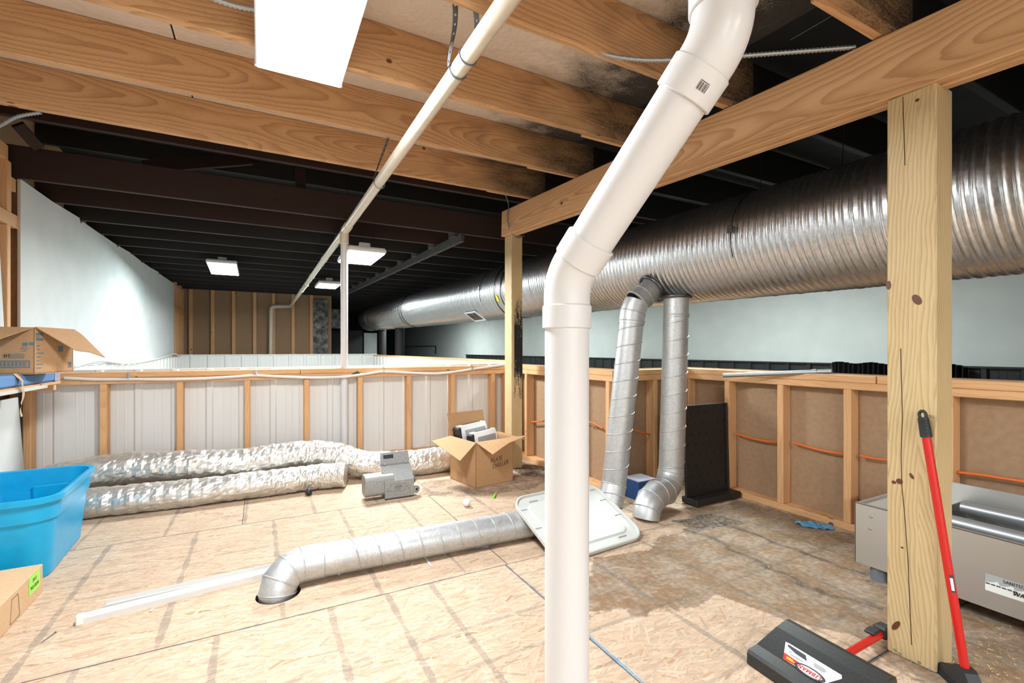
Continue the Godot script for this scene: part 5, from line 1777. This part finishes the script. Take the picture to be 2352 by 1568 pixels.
	for q in [[lw, ld, 0.10, 0.0], [lw, ld, 0.10, 0.020], [lw - 0.014, ld - 0.014, 0.094, 0.022], [lw - 0.022, ld - 0.022, 0.09, 0.006], [lw - 0.13, ld - 0.13, 0.06, 0.005], [lw - 0.15, ld - 0.15, 0.05, 0.014]]:
		var row := []
		for w in corner_rect(q[0], q[1], q[2], 7): row.append(lb * Vector3(w.x, w.y, q[3]) + cen)
		row.append(row[0])
		rings.append(row)
	for k in rings.size() - 1: mb.sheet([rings[k], rings[k + 1]], false)
	var cap: Array = rings[-1].duplicate()
	cap.remove_at(cap.size() - 1)
	mb.face(cap, ln)
	cap = rings[0].duplicate()
	cap.remove_at(cap.size() - 1)
	mb.face(cap, -ln)
	put(mb, "shell", M.lid, o)
	for q in [[-0.5, -0.32], [-0.5, 0.0], [-0.5, 0.3], [0.5, -0.1], [0.5, 0.18], [0.5, 0.38]]:
		mb = MB.new()
		mb.box(Transform3D(lb, cen + lb * Vector3(q[0] * (lw - 0.078), q[1] * ld, 0.006)), Vector3(0.052, 0.004, 0.006), 0.001)
		put(mb, "rim_rib", M.lid_groove, o)
	for q in [[-0.28, 0.5], [0.27, -0.5]]:
		mb = MB.new()
		mb.box(Transform3D(lb, cen + lb * Vector3(q[0] * lw, q[1] * (ld - 0.10), 0.007)), Vector3(0.06, 0.008, 0.005), 0.001)
		put(mb, "rim_rib", M.lid_groove, o)
	# balls
	for q in [[1072, 1163, 0.0275, "white", "small glossy white ball on the open deck"], [709, 1137, 0.026, "plastic_black", "small black ball touching the front foil duct"], [1366, 1134, 0.027, "plastic_black", "small black ball beside the foot of the leaning branch pipe"]]:
		var sp := SphereMesh.new()
		sp.radius = q[2]; sp.height = q[2] * 2.0; sp.radial_segments = 32; sp.rings = 16
		var g := fy(q[0], q[1])
		var b := put(sp, "ball", M[q[3]], self)
		b.position = g + Vector3(0, q[2], 0)
		tag(b, q[4], "ball")
	# black slotted display panel
	o = thing("slotted_panel", "black slotted display panel on a base shelf in the wall corner", "display panel", Vector3(2.665, 0, -2.265))
	mb = MB.new()
	mb.box(Transform3D(Basis(), Vector3(0.236, 0.03, -0.055)), Vector3(0.472, 0.045, 0.14), 0.006)
	put(mb, "base_shelf", M.panel_black, o)
	var pb := Transform3D(Basis(Vector3(1, 0, 0), -0.03), Vector3(0.215, 0.05, -0.085))
	mb = MB.new()
	mb.box(pb * Transform3D(Basis(), Vector3(0, 0.325, 0)), Vector3(0.43, 0.65, 0.018), 0.003)
	var bp := put(mb, "back_panel", M.panel_black, o)
	mb = MB.new()
	mb.box(pb * Transform3D(Basis(), Vector3(0.222, 0.325, 0.006)), Vector3(0.018, 0.65, 0.034), 0.003)
	put(mb, "side_rail", M.panel_black, o)
	for r in 8:
		for c in 6:
			var x := -0.19 + c * 0.078 + (0.0 if r % 2 == 0 else -0.039)
			if x < -0.2: continue
			mb = MB.new()
			mb.box(pb * Transform3D(Basis(), Vector3(x, 0.065 + r * 0.075, 0.0092)), Vector3(0.009, 0.020, 0.002))
			put(mb, "slot", M.hole, bp)
	# blue box behind the plumb branch pipe
	o = thing("blue_box", "small blue box with a pale lid behind the plumb branch pipe", "box", Vector3(2.50, 0, -2.635))
	mb = MB.new()
	mb.box(Transform3D(Basis(), Vector3(0, 0.07, 0)), Vector3(0.17, 0.14, 0.16), 0.004)
	put(mb, "body", M.blue_box, o)
	mb = MB.new()
	mb.box(Transform3D(Basis(), Vector3(0, 0.143, 0)), Vector3(0.172, 0.008, 0.162), 0.002)
	put(mb, "lid", mat(Color(0.66, 0.66, 0.72), 0.5), o)
	# blue cloth
	mb = MB.new()
	var nz := FastNoiseLite.new()
	nz.seed = 4; nz.frequency = 16.0; nz.fractal_octaves = 3
	var rows := []
	var ga := fy(1826, 1202)
	var gb := fy(1912, 1212)
	var gd := (gb - ga)
	var gs := Vector3(gd.z, 0, -gd.x).normalized()
	for r in 15:
		var row := []
		for c in 27:
			var f := c / 26.0
			var t := r / 14.0 - 0.5
			var wd := 0.12 * sqrt(maxf(0.02, 1.0 - pow(f * 2.0 - 1.1, 2) * 0.75)) * (0.45 if f < 0.15 else 1.0)
			var q := ga + gd * f + gs * t * wd
			q.y = 0.003 + maxf(0.0, 0.016 * (1.0 - absf(t) * 2.0) + 0.016 * nz.get_noise_2d(q.x, q.z))
			row.append(q)
		rows.append(row)
	mb.sheet(rows, true)
	tag(put(mb, "blue_cloth", M.blue_cloth, self), "crumpled light blue cloth on the deck by the right half wall", "cloth")

# ---------------------------------------------------------------- right: steel bin, broom, dustpan
func build_right() -> void:
	# stainless trough on feet
	var z0 := -1.225
	var z1 := 0.6
	var xf := 2.56
	var xb := 3.10
	var o := thing("steel_trough", "open stainless steel trough on stub feet with a sanitizer label", "trough", Vector3(xf, 0, z0))
	var L := z1 - z0
	var mb := MB.new()
	mb.bx(Vector3(0, 0.067, 0), Vector3(0.004, 0.356, L), 0.001)
	mb.bx(Vector3(0, 0.352, 0), Vector3(0.02, 0.356, L), 0.001)
	put(mb, "front_panel", M.steel, o)
	mb = MB.new()
	mb.bx(Vector3(0.53, 0.067, 0), Vector3(0.534, 0.43, L), 0.001)
	put(mb, "back_panel", M.steel, o)
	mb = MB.new()
	mb.prism(PackedVector2Array([Vector2(0, 0.067), Vector2(0.53, 0.067), Vector2(0.53, 0.36), Vector2(0.30, 0.352), Vector2(0, 0.352)]), 0.0, 0.004, Transform3D())
	put(mb, "end_panel", M.steel, o)
	mb = MB.new()
	mb.bx(Vector3(0.004, 0.16, 0.004), Vector3(0.53, 0.165, L))
	put(mb, "tray", M.steel, o)
	mb = MB.new()
	mb.bx(Vector3(0.02, 0.335, 0.004), Vector3(0.53, 0.340, 0.22))
	put(mb, "shelf", M.steel, o)
	for q in [[0.05, 0.08], [0.05, 1.2], [0.48, 0.08], [0.48, 1.2]]:
		rod(Vector3(q[0], 0, q[1]), Vector3(q[0], 0.07, q[1]), 0.034, "foot", M.zinc_dull, o, 20)
	# knobs on the face
	for q in [[2000, 1185], [1998, 1213]]:
		var c := fx(q[0], q[1], xf) - o.position
		mb = MB.new()
		mb.lathe([Vector2(0, 0.006), Vector2(0.006, 0.005), Vector2(0.009, 0.0)], 14, Transform3D(Basis(Vector3(0, 0, 1), Vector3(-1, 0, 0), Vector3(0, 1, 0)), Vector3(0, c.y, c.z)))
		put(mb, "stud_bolt", M.zinc, o)
	# label: grey and white bands, waves, dashes and lettering
	var la := fx(2263, 1315, xf) - o.position
	var lyb := fx(2258, 1352, xf).y
	var lt := la.y
	var lz := la.z
	var lh := lt - lyb
	var lL := 0.36
	var F := func(a: float, y: float, k: float) -> Vector3: return Vector3(-0.0008 - k * 0.0004, lyb + y * lh, lz + a * lL)
	var nx := Vector3(-1, 0, 0)
	mb = MB.new()
	mb.face([F.call(0, 0, 0), F.call(1, 0, 0), F.call(1, 1, 0), F.call(0, 1, 0)], nx)
	var lab := put(mb, "label", M.paper, o, "white and grey product label")
	mb = MB.new()
	var wave := func(a: float) -> float: return 0.50 + 0.22 * pow(fposmod(a * 9.0, 1.0), 1.6)
	for k in 60:
		var a := k / 60.0
		var b := (k + 1) / 60.0
		mb.face([F.call(a, wave.call(a), 1), F.call(b, wave.call(b), 1), F.call(b, 1, 1), F.call(a, 1, 1)], nx)
	put(mb, "label_waves", M.paper_grey, lab)
	mb = MB.new()
	for k in 6:
		var a := 0.005 + k * 0.043
		mb.face([F.call(a, 0.40, 2), F.call(a + 0.034, 0.40, 2), F.call(a + 0.034, 0.47, 2), F.call(a, 0.47, 2)], nx)
	put(mb, "label_dashes", M.label_navy, lab)
	var fb := Basis(Vector3(0, 0, 1), Vector3.UP, nx)
	lettering("SANITIZER", 0.0118, M.ink_black, lab, Transform3D(fb, F.call(0.245, 0.82, 3)), "label_lettering", "Droid Sans", 400)
	lettering("WATER", 0.0155, M.ink_black, lab, Transform3D(fb * Basis(Vector3(1, 0, 0), Vector3(0.2, 1, 0), Vector3(0, 0, 1)), F.call(0.315, 0.33, 3)), "label_lettering", "Droid Sans", 800)
	# steel tubes lying in the trough
	for q in [[2.97, 0.345, 0.027, 0.0, "galvanised tube lying highest of all in the stainless trough"], [2.72, 0.331, 0.031, 0.0, "thickest galvanised tube, next to the stainless trough's front panel"], [3.055, 0.305, 0.022, 0.0, "galvanised tube lying against the stainless trough's back panel"], [2.85, 0.24, 0.024, 0.0, "galvanised tube lying under the struts in the stainless trough"], [2.66, 0.192, 0.022, 0.0, "thinnest galvanised tube on the stainless trough's tray"]]:
		var p := thing("steel_tube", q[4], "tube", Vector3(q[0], q[1], 0), 0.0, "tubes in the trough")
		rod(Vector3(0, 0, -0.96), Vector3(q[3], 0, 0.55), q[2], "tube", M.zinc, p, 24)
	for z in [-0.62, -0.2]:
		var p := thing("cross_strut", "flat steel strut lying across the trough nearer the timber post" if z < -0.5 else "flat steel strut lying across the trough away from the post", "strut", Vector3(2.80, 0.285, z), 0.0, "struts in the trough")
		mb = MB.new()
		mb.box(Transform3D(), Vector3(0.40, 0.016, 0.05), 0.002)
		put(mb, "bar", M.zinc, p)
	# galvanised rod resting over the half wall
	o = thing("conduit", "length of galvanised conduit with a coupling resting on the right half wall", "conduit")
	var a := Vector3(3.02, fx(1662, 862, 3.02).y, fx(1662, 862, 3.02).z)
	var b := Vector3(3.20, 0.963, fx(1910, 856, 3.20).z)
	var d := (b - a).normalized()
	mb = MB.new()
	mb.tube([b, a], 0.0155, 20, false)
	mb.tube([b, b + d * 0.002], 0.0155, 20)
	mb.tube([a - d * 0.0001, b], 0.0125, 20, false)
	put(mb, "tube", M.zinc, o)
	rod(a.lerp(b, 0.84), a.lerp(b, 0.88), 0.019, "coupling", M.zinc, o, 20)
	# red broom standing against the post
	var bt := Vector3(1.995, fx(2118, 945, 1.995).y, fx(2118, 945, 1.995).z)
	var bb := fx(2218, 1545, 1.99)
	d = (bt - bb).normalized()
	o = thing("red_broom", "red-handled angle broom leaning on the timber post", "broom")
	var g0 := bt - d * 0.083
	rod(bb, g0, 0.0125, "handle", M.red, o, 24)
	mb = MB.new()
	mb.tube([g0 - d * 0.003, g0, g0 + d * 0.03, bt - d * 0.02], [0.0155, 0.0165, 0.0155, 0.0145], 24)
	var grip := put(mb, "grip", M.grip, o)
	# hanging eye: a flat loop at the tip
	mb = MB.new()
	var sdv := d.cross(Vector3(1, 0, 0)).normalized()
	var lp := []
	for k in 25:
		var t := TAU * k / 24
		lp.append(bt - d * 0.012 + sdv * 0.0095 * cos(t) + d * 0.014 * sin(t))
	mb.tube(lp, 0.005, 8, false)
	put(mb, "hanging_loop", M.grip, grip)
	mb = MB.new()
	for k in 9:
		ring_into(mb, g0 + d * (0.008 + k * 0.006), d, 0.0158, 0.0012, 24)
	put(mb, "grip_ridge", M.grip, grip)
	var sk := bb + (bt - bb) * 0.30
	mb = MB.new()
	for k in 10:
		var t0 := k / 10.0
		var t1 := (k + 1) / 10.0
		var sa := PI * 0.62 + 0.9 * t0
		var sb2 := PI * 0.62 + 0.9 * t1
		var oa := (Vector3(cos(sa), 0, sin(sa))) * 0.0131
		var ob := (Vector3(cos(sb2), 0, sin(sb2))) * 0.0131
		mb.face([sk + oa, sk + ob, sk + ob + d * 0.055, sk + oa + d * 0.055], (oa + ob).normalized())
	var hl := put(mb, "handle_label", M.label_navy, o)
	mb = MB.new()
	for k in 6:
		var sa := PI * 0.70 + 0.6 * k / 6.0
		var sb2 := PI * 0.70 + 0.6 * (k + 1) / 6.0
		var oa := (Vector3(cos(sa), 0, sin(sa))) * 0.0134
		var ob := (Vector3(cos(sb2), 0, sin(sb2))) * 0.0134
		mb.face([sk + oa + d * 0.006, sk + ob + d * 0.006, sk + ob + d * 0.045, sk + oa + d * 0.045], (oa + ob).normalized())
	put(mb, "handle_label_print", M.paper, hl)
	# broom head
	mb = MB.new()
	var hd := PackedVector2Array([Vector2(-0.11, 0.018), Vector2(0.12, 0.018), Vector2(0.11, 0.034), Vector2(0.05, 0.044), Vector2(0.024, 0.078), Vector2(0.014, 0.084), Vector2(-0.014, 0.084), Vector2(-0.024, 0.078), Vector2(-0.05, 0.044), Vector2(-0.10, 0.034)])
	mb.prism(hd, -0.019, 0.019, Transform3D(Basis(Vector3(-0.62, 0, 0.78).normalized(), Vector3.UP, Vector3(0.78, 0, 0.62).normalized()), Vector3(bb.x, 0, bb.z)))
	put(mb, "head", M.grip, o)
	mb = MB.new()
	mb.prism(PackedVector2Array([Vector2(-0.12, 0.001), Vector2(0.13, 0.001), Vector2(0.118, 0.019), Vector2(-0.108, 0.019)]), -0.022, 0.022, Transform3D(Basis(Vector3(-0.62, 0, 0.78).normalized(), Vector3.UP, Vector3(0.78, 0, 0.62).normalized()), Vector3(bb.x, 0, bb.z)))
	put(mb, "bristles", mat(Color(0.10, 0.10, 0.105), 0.9), o)
	# black dustpan face down, its red handle behind the post
	o = thing("dustpan", "black plastic dustpan with a printed label and a red handle on the deck", "dustpan", Vector3(1.50, 0, -1.055), -0.06)
	var wz := 0.335
	mb = MB.new()
	var pr := PackedVector2Array([Vector2(0.0, 0.004), Vector2(0.0, 0.042), Vector2(0.008, 0.052), Vector2(0.05, 0.058), Vector2(0.155, 0.094), Vector2(0.205, 0.106), Vector2(0.222, 0.106), Vector2(0.222, 0.101), Vector2(0.205, 0.100), Vector2(0.157, 0.088), Vector2(0.05, 0.052), Vector2(0.010, 0.044), Vector2(0.006, 0.004)])
	mb.prism(pr, 0.0, wz, Transform3D())
	put(mb, "pan", M.plastic_black, o)
	mb = MB.new()
	mb.prism(PackedVector2Array([Vector2(0.01, 0.005), Vector2(0.24, 0.005), Vector2(0.25, 0.05), Vector2(0.235, 0.098), Vector2(0.20, 0.098), Vector2(0.155, 0.088), Vector2(0.05, 0.052), Vector2(0.01, 0.045)]), 0.0, 0.006, Transform3D())
	put(mb, "side_wall", M.plastic_black, o)
	mb = MB.new()
	mb.prism(PackedVector2Array([Vector2(0.01, 0.005), Vector2(0.24, 0.005), Vector2(0.25, 0.05), Vector2(0.235, 0.098), Vector2(0.20, 0.098), Vector2(0.155, 0.088), Vector2(0.05, 0.052), Vector2(0.01, 0.045)]), wz - 0.006, wz, Transform3D())
	put(mb, "side_wall", M.plastic_black, o)
	mb = MB.new()
	mb.bx(Vector3(0.238, 0.004, 0.006), Vector3(0.246, 0.085, wz - 0.006), 0.003)
	put(mb, "back_wall", mat(Color(0.03, 0.03, 0.03), 0.22), o)
	mb = MB.new()
	for k in 12:
		var t0 := PI * k / 12
		var t1 := PI * (k + 1) / 12
		mb.face([Vector3(0.17, 0.02, wz + 0.03), Vector3(0.17 + 0.05 * cos(t0), 0.02 + 0.075 * sin(t0), wz + 0.012), Vector3(0.17 + 0.05 * cos(t1), 0.02 + 0.075 * sin(t1), wz + 0.012)])
		mb.face([Vector3(0.17 + 0.05 * cos(t0), 0.02 + 0.075 * sin(t0), wz + 0.012), Vector3(0.17 + 0.05 * cos(t1), 0.02 + 0.075 * sin(t1), wz + 0.012), Vector3(0.17 + 0.05 * cos(t1), 0.02 + 0.075 * sin(t1), wz - 0.03), Vector3(0.17 + 0.05 * cos(t0), 0.02 + 0.075 * sin(t0), wz - 0.03)])
	put(mb, "hinge_cover", M.plastic_black, o)
	# label on the sloping face: u runs up the slope (towards +x), read from the far side
	var s0 := Vector3(0.05, 0.0584, 0)
	var su := Vector3(0.105, 0.036, 0).normalized()
	var sn := Vector3(-0.036, 0.105, 0).normalized()
	var S := func(u: float, z: float, k: float) -> Vector3: return s0 + su * u + Vector3(0, 0, z) + sn * (0.0005 + k * 0.0004)
	mb = MB.new()
	mb.face([S.call(0.006, 0.095, 0), S.call(0.072, 0.060, 0), S.call(0.074, 0.075, 0), S.call(0.072, 0.245, 0), S.call(0.060, 0.252, 0), S.call(0.008, 0.228, 0)], sn)
	var lab2 := put(mb, "label", M.paper, o, "white, red and grey product label")
	mb = MB.new()
	mb.face([S.call(0.006, 0.095, 1), S.call(0.030, 0.082, 1), S.call(0.026, 0.16, 1), S.call(0.010, 0.17, 1)], sn)
	put(mb, "label_red_band", M.label_red, lab2)
	for q in [[0.034, 0.016, M.label_navy, 2.0], [0.027, 0.0115, M.paper, 3.0]]:
		mb = MB.new()
		var pts := []
		for k in 28: pts.append(S.call(0.016 + (q[1] as float) * 1.15 * sin(TAU * k / 28), 0.178 + (q[0] as float) * 1.45 * cos(TAU * k / 28), q[3]))
		mb.face(pts, sn)
		put(mb, "label_oval", q[2], lab2)
	lettering("LIBMAN", 0.0145, M.label_red, lab2, Transform3D(Basis(Vector3(0, 0, -1), -su, sn), S.call(0.016, 0.178, 4)), "label_lettering", "Droid Sans", 800)
	mb = MB.new()
	for q in [[0.014, 0.10, 0.128], [0.019, 0.098, 0.12]]:
		mb.face([S.call(q[0], q[1], 2), S.call(q[0] + 0.003, q[1], 2), S.call(q[0] + 0.003, q[2], 2), S.call(q[0], q[2], 2)], sn)
	put(mb, "label_yellow_print", M.label_yellow, lab2)
	mb = MB.new()
	mb.face([S.call(0.060, 0.075, 1), S.call(0.068, 0.073, 1), S.call(0.066, 0.135, 1), S.call(0.048, 0.150, 1), S.call(0.05, 0.11, 1)], sn)
	for q in [[0.036, 0.10, 0.145], [0.043, 0.092, 0.10], [0.05, 0.17, 0.21], [0.055, 0.168, 0.205], [0.045, 0.175, 0.208]]:
		mb.face([S.call(q[0], q[1], 1), S.call(q[0] + 0.002, q[1], 1), S.call(q[0] + 0.002, q[2], 1), S.call(q[0], q[2], 1)], sn)
	put(mb, "label_picture", M.label_navy, lab2)
	rod(Vector3(0.24, 0.045, 0.16), Vector3(1.02, 0.040, 0.10), 0.0125, "handle", M.red, o, 24)
	mb = MB.new()
	mb.box(Transform3D(Basis(), Vector3(0.56, 0.05, 0.135)), Vector3(0.05, 0.045, 0.05), 0.008)
	mb.box(Transform3D(Basis(Vector3(0, 1, 0), 0.1), Vector3(0.50, 0.062, 0.13)), Vector3(0.05, 0.012, 0.034), 0.004)
	put(mb, "handle_clip", M.grip, o)

# ---------------------------------------------------------------- cables and bits
func ribbed_cable(pts: Array, r: float) -> MB:
	var path := curve(pts, 40)
	var fine := []
	var rad := []
	var run := 0.0
	for k in path.size() - 1:
		var a: Vector3 = path[k]
		var b: Vector3 = path[k + 1]
		var n := maxi(1, int((b - a).length() / 0.0022))
		for s in n:
			fine.append(a.lerp(b, float(s) / n))
			run += (b - a).length() / n
			rad.append(r * (1.0 + 0.22 * sin(TAU * run / 0.0145)))
	var mb := MB.new()
	mb.tube(fine, rad, 10)
	return mb
func build_small() -> void:
	# white cable clipped along the back half wall's plates
	var o := thing("white_cable", "white plastic cable drooping along the back half wall's top plates", "cable")
	var pts := []
	for q in [[148, 868], [220, 871], [295, 870.5], [380, 871], [470, 869], [560, 863.5], [588, 862], [650, 865], [720, 867], [790, 865], [845, 858], [881, 853.5], [940, 856], [1000, 858], [1050, 853], [1083, 848], [1120, 843], [1156, 838]]:
		pts.append(fz(q[0], q[1], -4.385))
	var mb := MB.new()
	mb.tube(curve(pts, 5), 0.0105, 12)
	put(mb, "cable", M.cable_white, o)
	for q in [[295, 868], [588, 859.5], [881, 852], [1083, 846.5]]:
		mb = MB.new()
		var c := fz(q[0], q[1], -4.39)
		mb.box(Transform3D(Basis(), c + Vector3(0, 0.0, 0.009)), Vector3(0.017, 0.026, 0.012), 0.003)
		mb.box(Transform3D(Basis(), c + Vector3(0, 0.024, -0.004)), Vector3(0.018, 0.03, 0.006), 0.002)
		var cp := put(mb, "clip", M.zinc, o)
		rod(c + Vector3(0, 0.025, -0.002), c + Vector3(0, 0.025, 0.006), 0.005, "clip_screw", M.zinc, cp, 10)
	# cables over the white enclosure's left side
	mb = MB.new()
	var ca := []
	for q in [[170, 842], [230, 828], [290, 834], [350, 826], [385, 817], [400, 812], [412, 817]]:
		ca.append(fx(q[0], q[1], -1.40))
	mb.tube(curve(ca, 6), 0.014, 8)
	tag(put(mb, "loose_cable", M.cable_white, self), "loose white cable draped over the white enclosure's left rim", "cable")
	# orange cable threaded through the studs
	o = thing("orange_cable", "orange cable threaded through holes in the half wall studs", "cable")
	var runs := [[[1690, 995], [1720, 1005], [1760, 1013], [1797, 1014]], [[1822, 1016], [1870, 1030], [1910, 1038], [1953, 1043]], [[1976, 1046], [2005, 1052], [2040, 1056]], [[2188, 1083], [2250, 1090], [2300, 1098], [2352, 1106], [2420, 1118]]]
	for k in runs:
		var path := []
		for q in k: path.append(fx(q[0], q[1], 3.195))
		mb = MB.new()
		mb.tube(curve(path, 8), 0.0075, 10)
		put(mb, "run", M.orange, o)
	for k in [[[1216, 969, 2.38], [1235, 968, 2.38], [1252, 966, 2.38]], [[1345, 970, 2.38], [1362, 971, 2.38], [1385, 984, 2.38]]]:
		var path := []
		for q in k: path.append(fx(q[0], q[1], q[2]))
		mb = MB.new()
		mb.tube(curve(path, 8), 0.0075, 10)
		put(mb, "run", M.orange, o)
	var pz := [fz(1445, 984, -2.79), fz(1465, 990, -2.79), fz(1492, 998, -2.79)]
	mb = MB.new()
	mb.tube(curve(pz, 8), 0.0075, 10)
	put(mb, "run", M.orange, o)
	# armoured cables among the joists
	for k in [[[fy(1338, 100, 2.30), fy(1390, 125, 2.285), fy(1470, 137, 2.275), fy(1560, 137, 2.27), fy(1640, 134, 2.27), fy(1720, 127, 2.27), fy(1850, 117, 2.268), fy(1966, 108, 2.268)], "ribbed armoured cable passing behind the thick white drain pipe"], [[fy(470, -12, 2.31), fy(520, 7, 2.31), fy(560, 17, 2.31), fy(600, 22, 2.31), fy(640, 22, 2.33)], "ribbed armoured cable running to the large panel light"], [[fz(-40, 305, -3.55), fz(0, 288, -3.5), fz(40, 268, -3.45), fz(95, 258, -3.42)], "ribbed armoured cable curving up to the joist at the left"]]:
		var c := put(ribbed_cable(k[0], 0.0085), "armoured_cable", M.zinc, self)
		tag(c, k[1], "cable")
	mb = MB.new()
	var lp := []
	for q in [[1160, 445], [1168, 470], [1166, 500], [1172, 530], [1190, 546], [1204, 540]]: lp.append(fz(q[0], q[1], -3.79))
	mb.tube(curve(lp, 8), 0.005, 8)
	tag(put(mb, "grey_cable", M.zinc_dull, self), "thin grey cable looping round the beam end at the far post", "cable")
	mb = MB.new()
	mb.tube([fy(1815, 92, 2.42), fy(1925, 28, 2.42)], 0.0012, 5)
	tag(put(mb, "thin_wire", M.zinc_dull, self), "thin pale wire stretched under the black ceiling", "wire")
	# small litter on the deck
	o = thing("screw", "grey deck screw lying on the bare panel near the flat carton", "screw")
	var a := fy(92, 1477, 0.003)
	var b := fy(127, 1452, 0.003)
	var d := (b - a).normalized()
	mb = MB.new()
	mb.tube([a, a + d * 0.012, b], [0.0006, 0.0022, 0.0024], 8)
	put(mb, "shank", M.zinc_dull, o)
	rod(b - d * 0.002, b + d * 0.002, 0.0042, "head", M.zinc_dull, o, 10)
	mb = MB.new()
	mb.tube([fy(1134, 1142, 0.008), fy(1139, 1132, 0.008)], 0.008, 12)
	tag(put(mb, "green_plug", M.lime, self), "lime green plastic plug on the deck near the white ball", "plug")
	for q in [[978, 1282, 990, 1300, "pale plastic shim lying in front of the floor duct"], [344, 1404, 353, 1398, "white scrap lying against the vinyl channel"]]:
		var c0 := fy(q[0], q[1], 0.002)
		var c1 := fy(q[2], q[3], 0.002)
		var cd := (c1 - c0)
		var cs := Vector3(cd.z, 0, -cd.x).normalized() * 0.007
		tag(put(slab([c0 - cs, c0 + cs, c1 + cs * 0.6, c1 - cs * 0.6], 0.002), "plastic_scrap", M.vinyl, self), q[4], "scrap")
	mb = MB.new()
	var mo := fz(818, 857, -4.40)
	mb.prism(PackedVector2Array([Vector2(-0.045, -0.012), Vector2(0.04, -0.012), Vector2(0.022, 0.012), Vector2(0.008, 0.020), Vector2(-0.012, 0.008)]), 0.0, 0.008, Transform3D(Basis(), mo))
	tag(put(mb, "green_smudge", M.moss, self), "dark green clump on the back half wall's top plate", "clump")
	# conduit bracket piece lying under the floor duct
	mb = ribbed_cable([fy(1085, 1258, 0.008), fy(1105, 1256, 0.008), fy(1123, 1255, 0.008)], 0.007)
	tag(put(mb, "cable_offcut", M.zinc_dull, self), "short ribbed cable offcut in front of the floor duct", "cable")
	# shavings along the right half wall
	var mm := MultiMesh.new()
	mm.transform_format = MultiMesh.TRANSFORM_3D
	var bxm := BoxMesh.new()
	bxm.size = Vector3(0.012, 0.0012, 0.0035)
	mm.mesh = bxm
	var tr := []
	for k in 900:
		var q: Vector3
		if k < 420:
			var z := rng.randf_range(-2.6, -1.3)
			q = Vector3(3.15 + rng.randf_range(0.0, 0.088), 0.0445, z) if rng.randf() < 0.6 else Vector3(3.14 - absf(rng.randfn(0, 0.05)), 0.001, z)
		elif k < 560:
			q = Vector3(2.32 - absf(rng.randfn(0, 0.05)), 0.001, rng.randf_range(-4.2, -2.8)) if rng.randf() < 0.5 else Vector3(2.34 + rng.randf_range(0, 0.08), 0.0445, rng.randf_range(-4.2, -2.8))
		elif k < 700:
			var g := fy(rng.randf_range(2170, 2340), rng.randf_range(1430, 1560))
			q = Vector3(g.x, 0.001, g.z)
		else:
			q = Vector3(rng.randf_range(1.4, 3.1), 0.001, rng.randf_range(-2.1, -0.9))
		tr.append(Transform3D(Basis(Vector3.UP, rng.randf() * TAU) * Basis(Vector3(1, 0, 0), rng.randf_range(-0.3, 0.3)) * Basis().scaled(Vector3.ONE * rng.randf_range(0.3, 1.1)), q))
	mm.instance_count = tr.size()
	for k in tr.size(): mm.set_instance_transform(k, tr[k])
	var mi := MultiMeshInstance3D.new()
	mi.name = "wood_shavings"
	mi.multimesh = mm
	mi.material_override = M.dust
	add_child(mi)
	tag(mi, "scattered pale wood shavings along the right half wall and deck", "shavings")
	mi.set_meta("kind", "stuff")
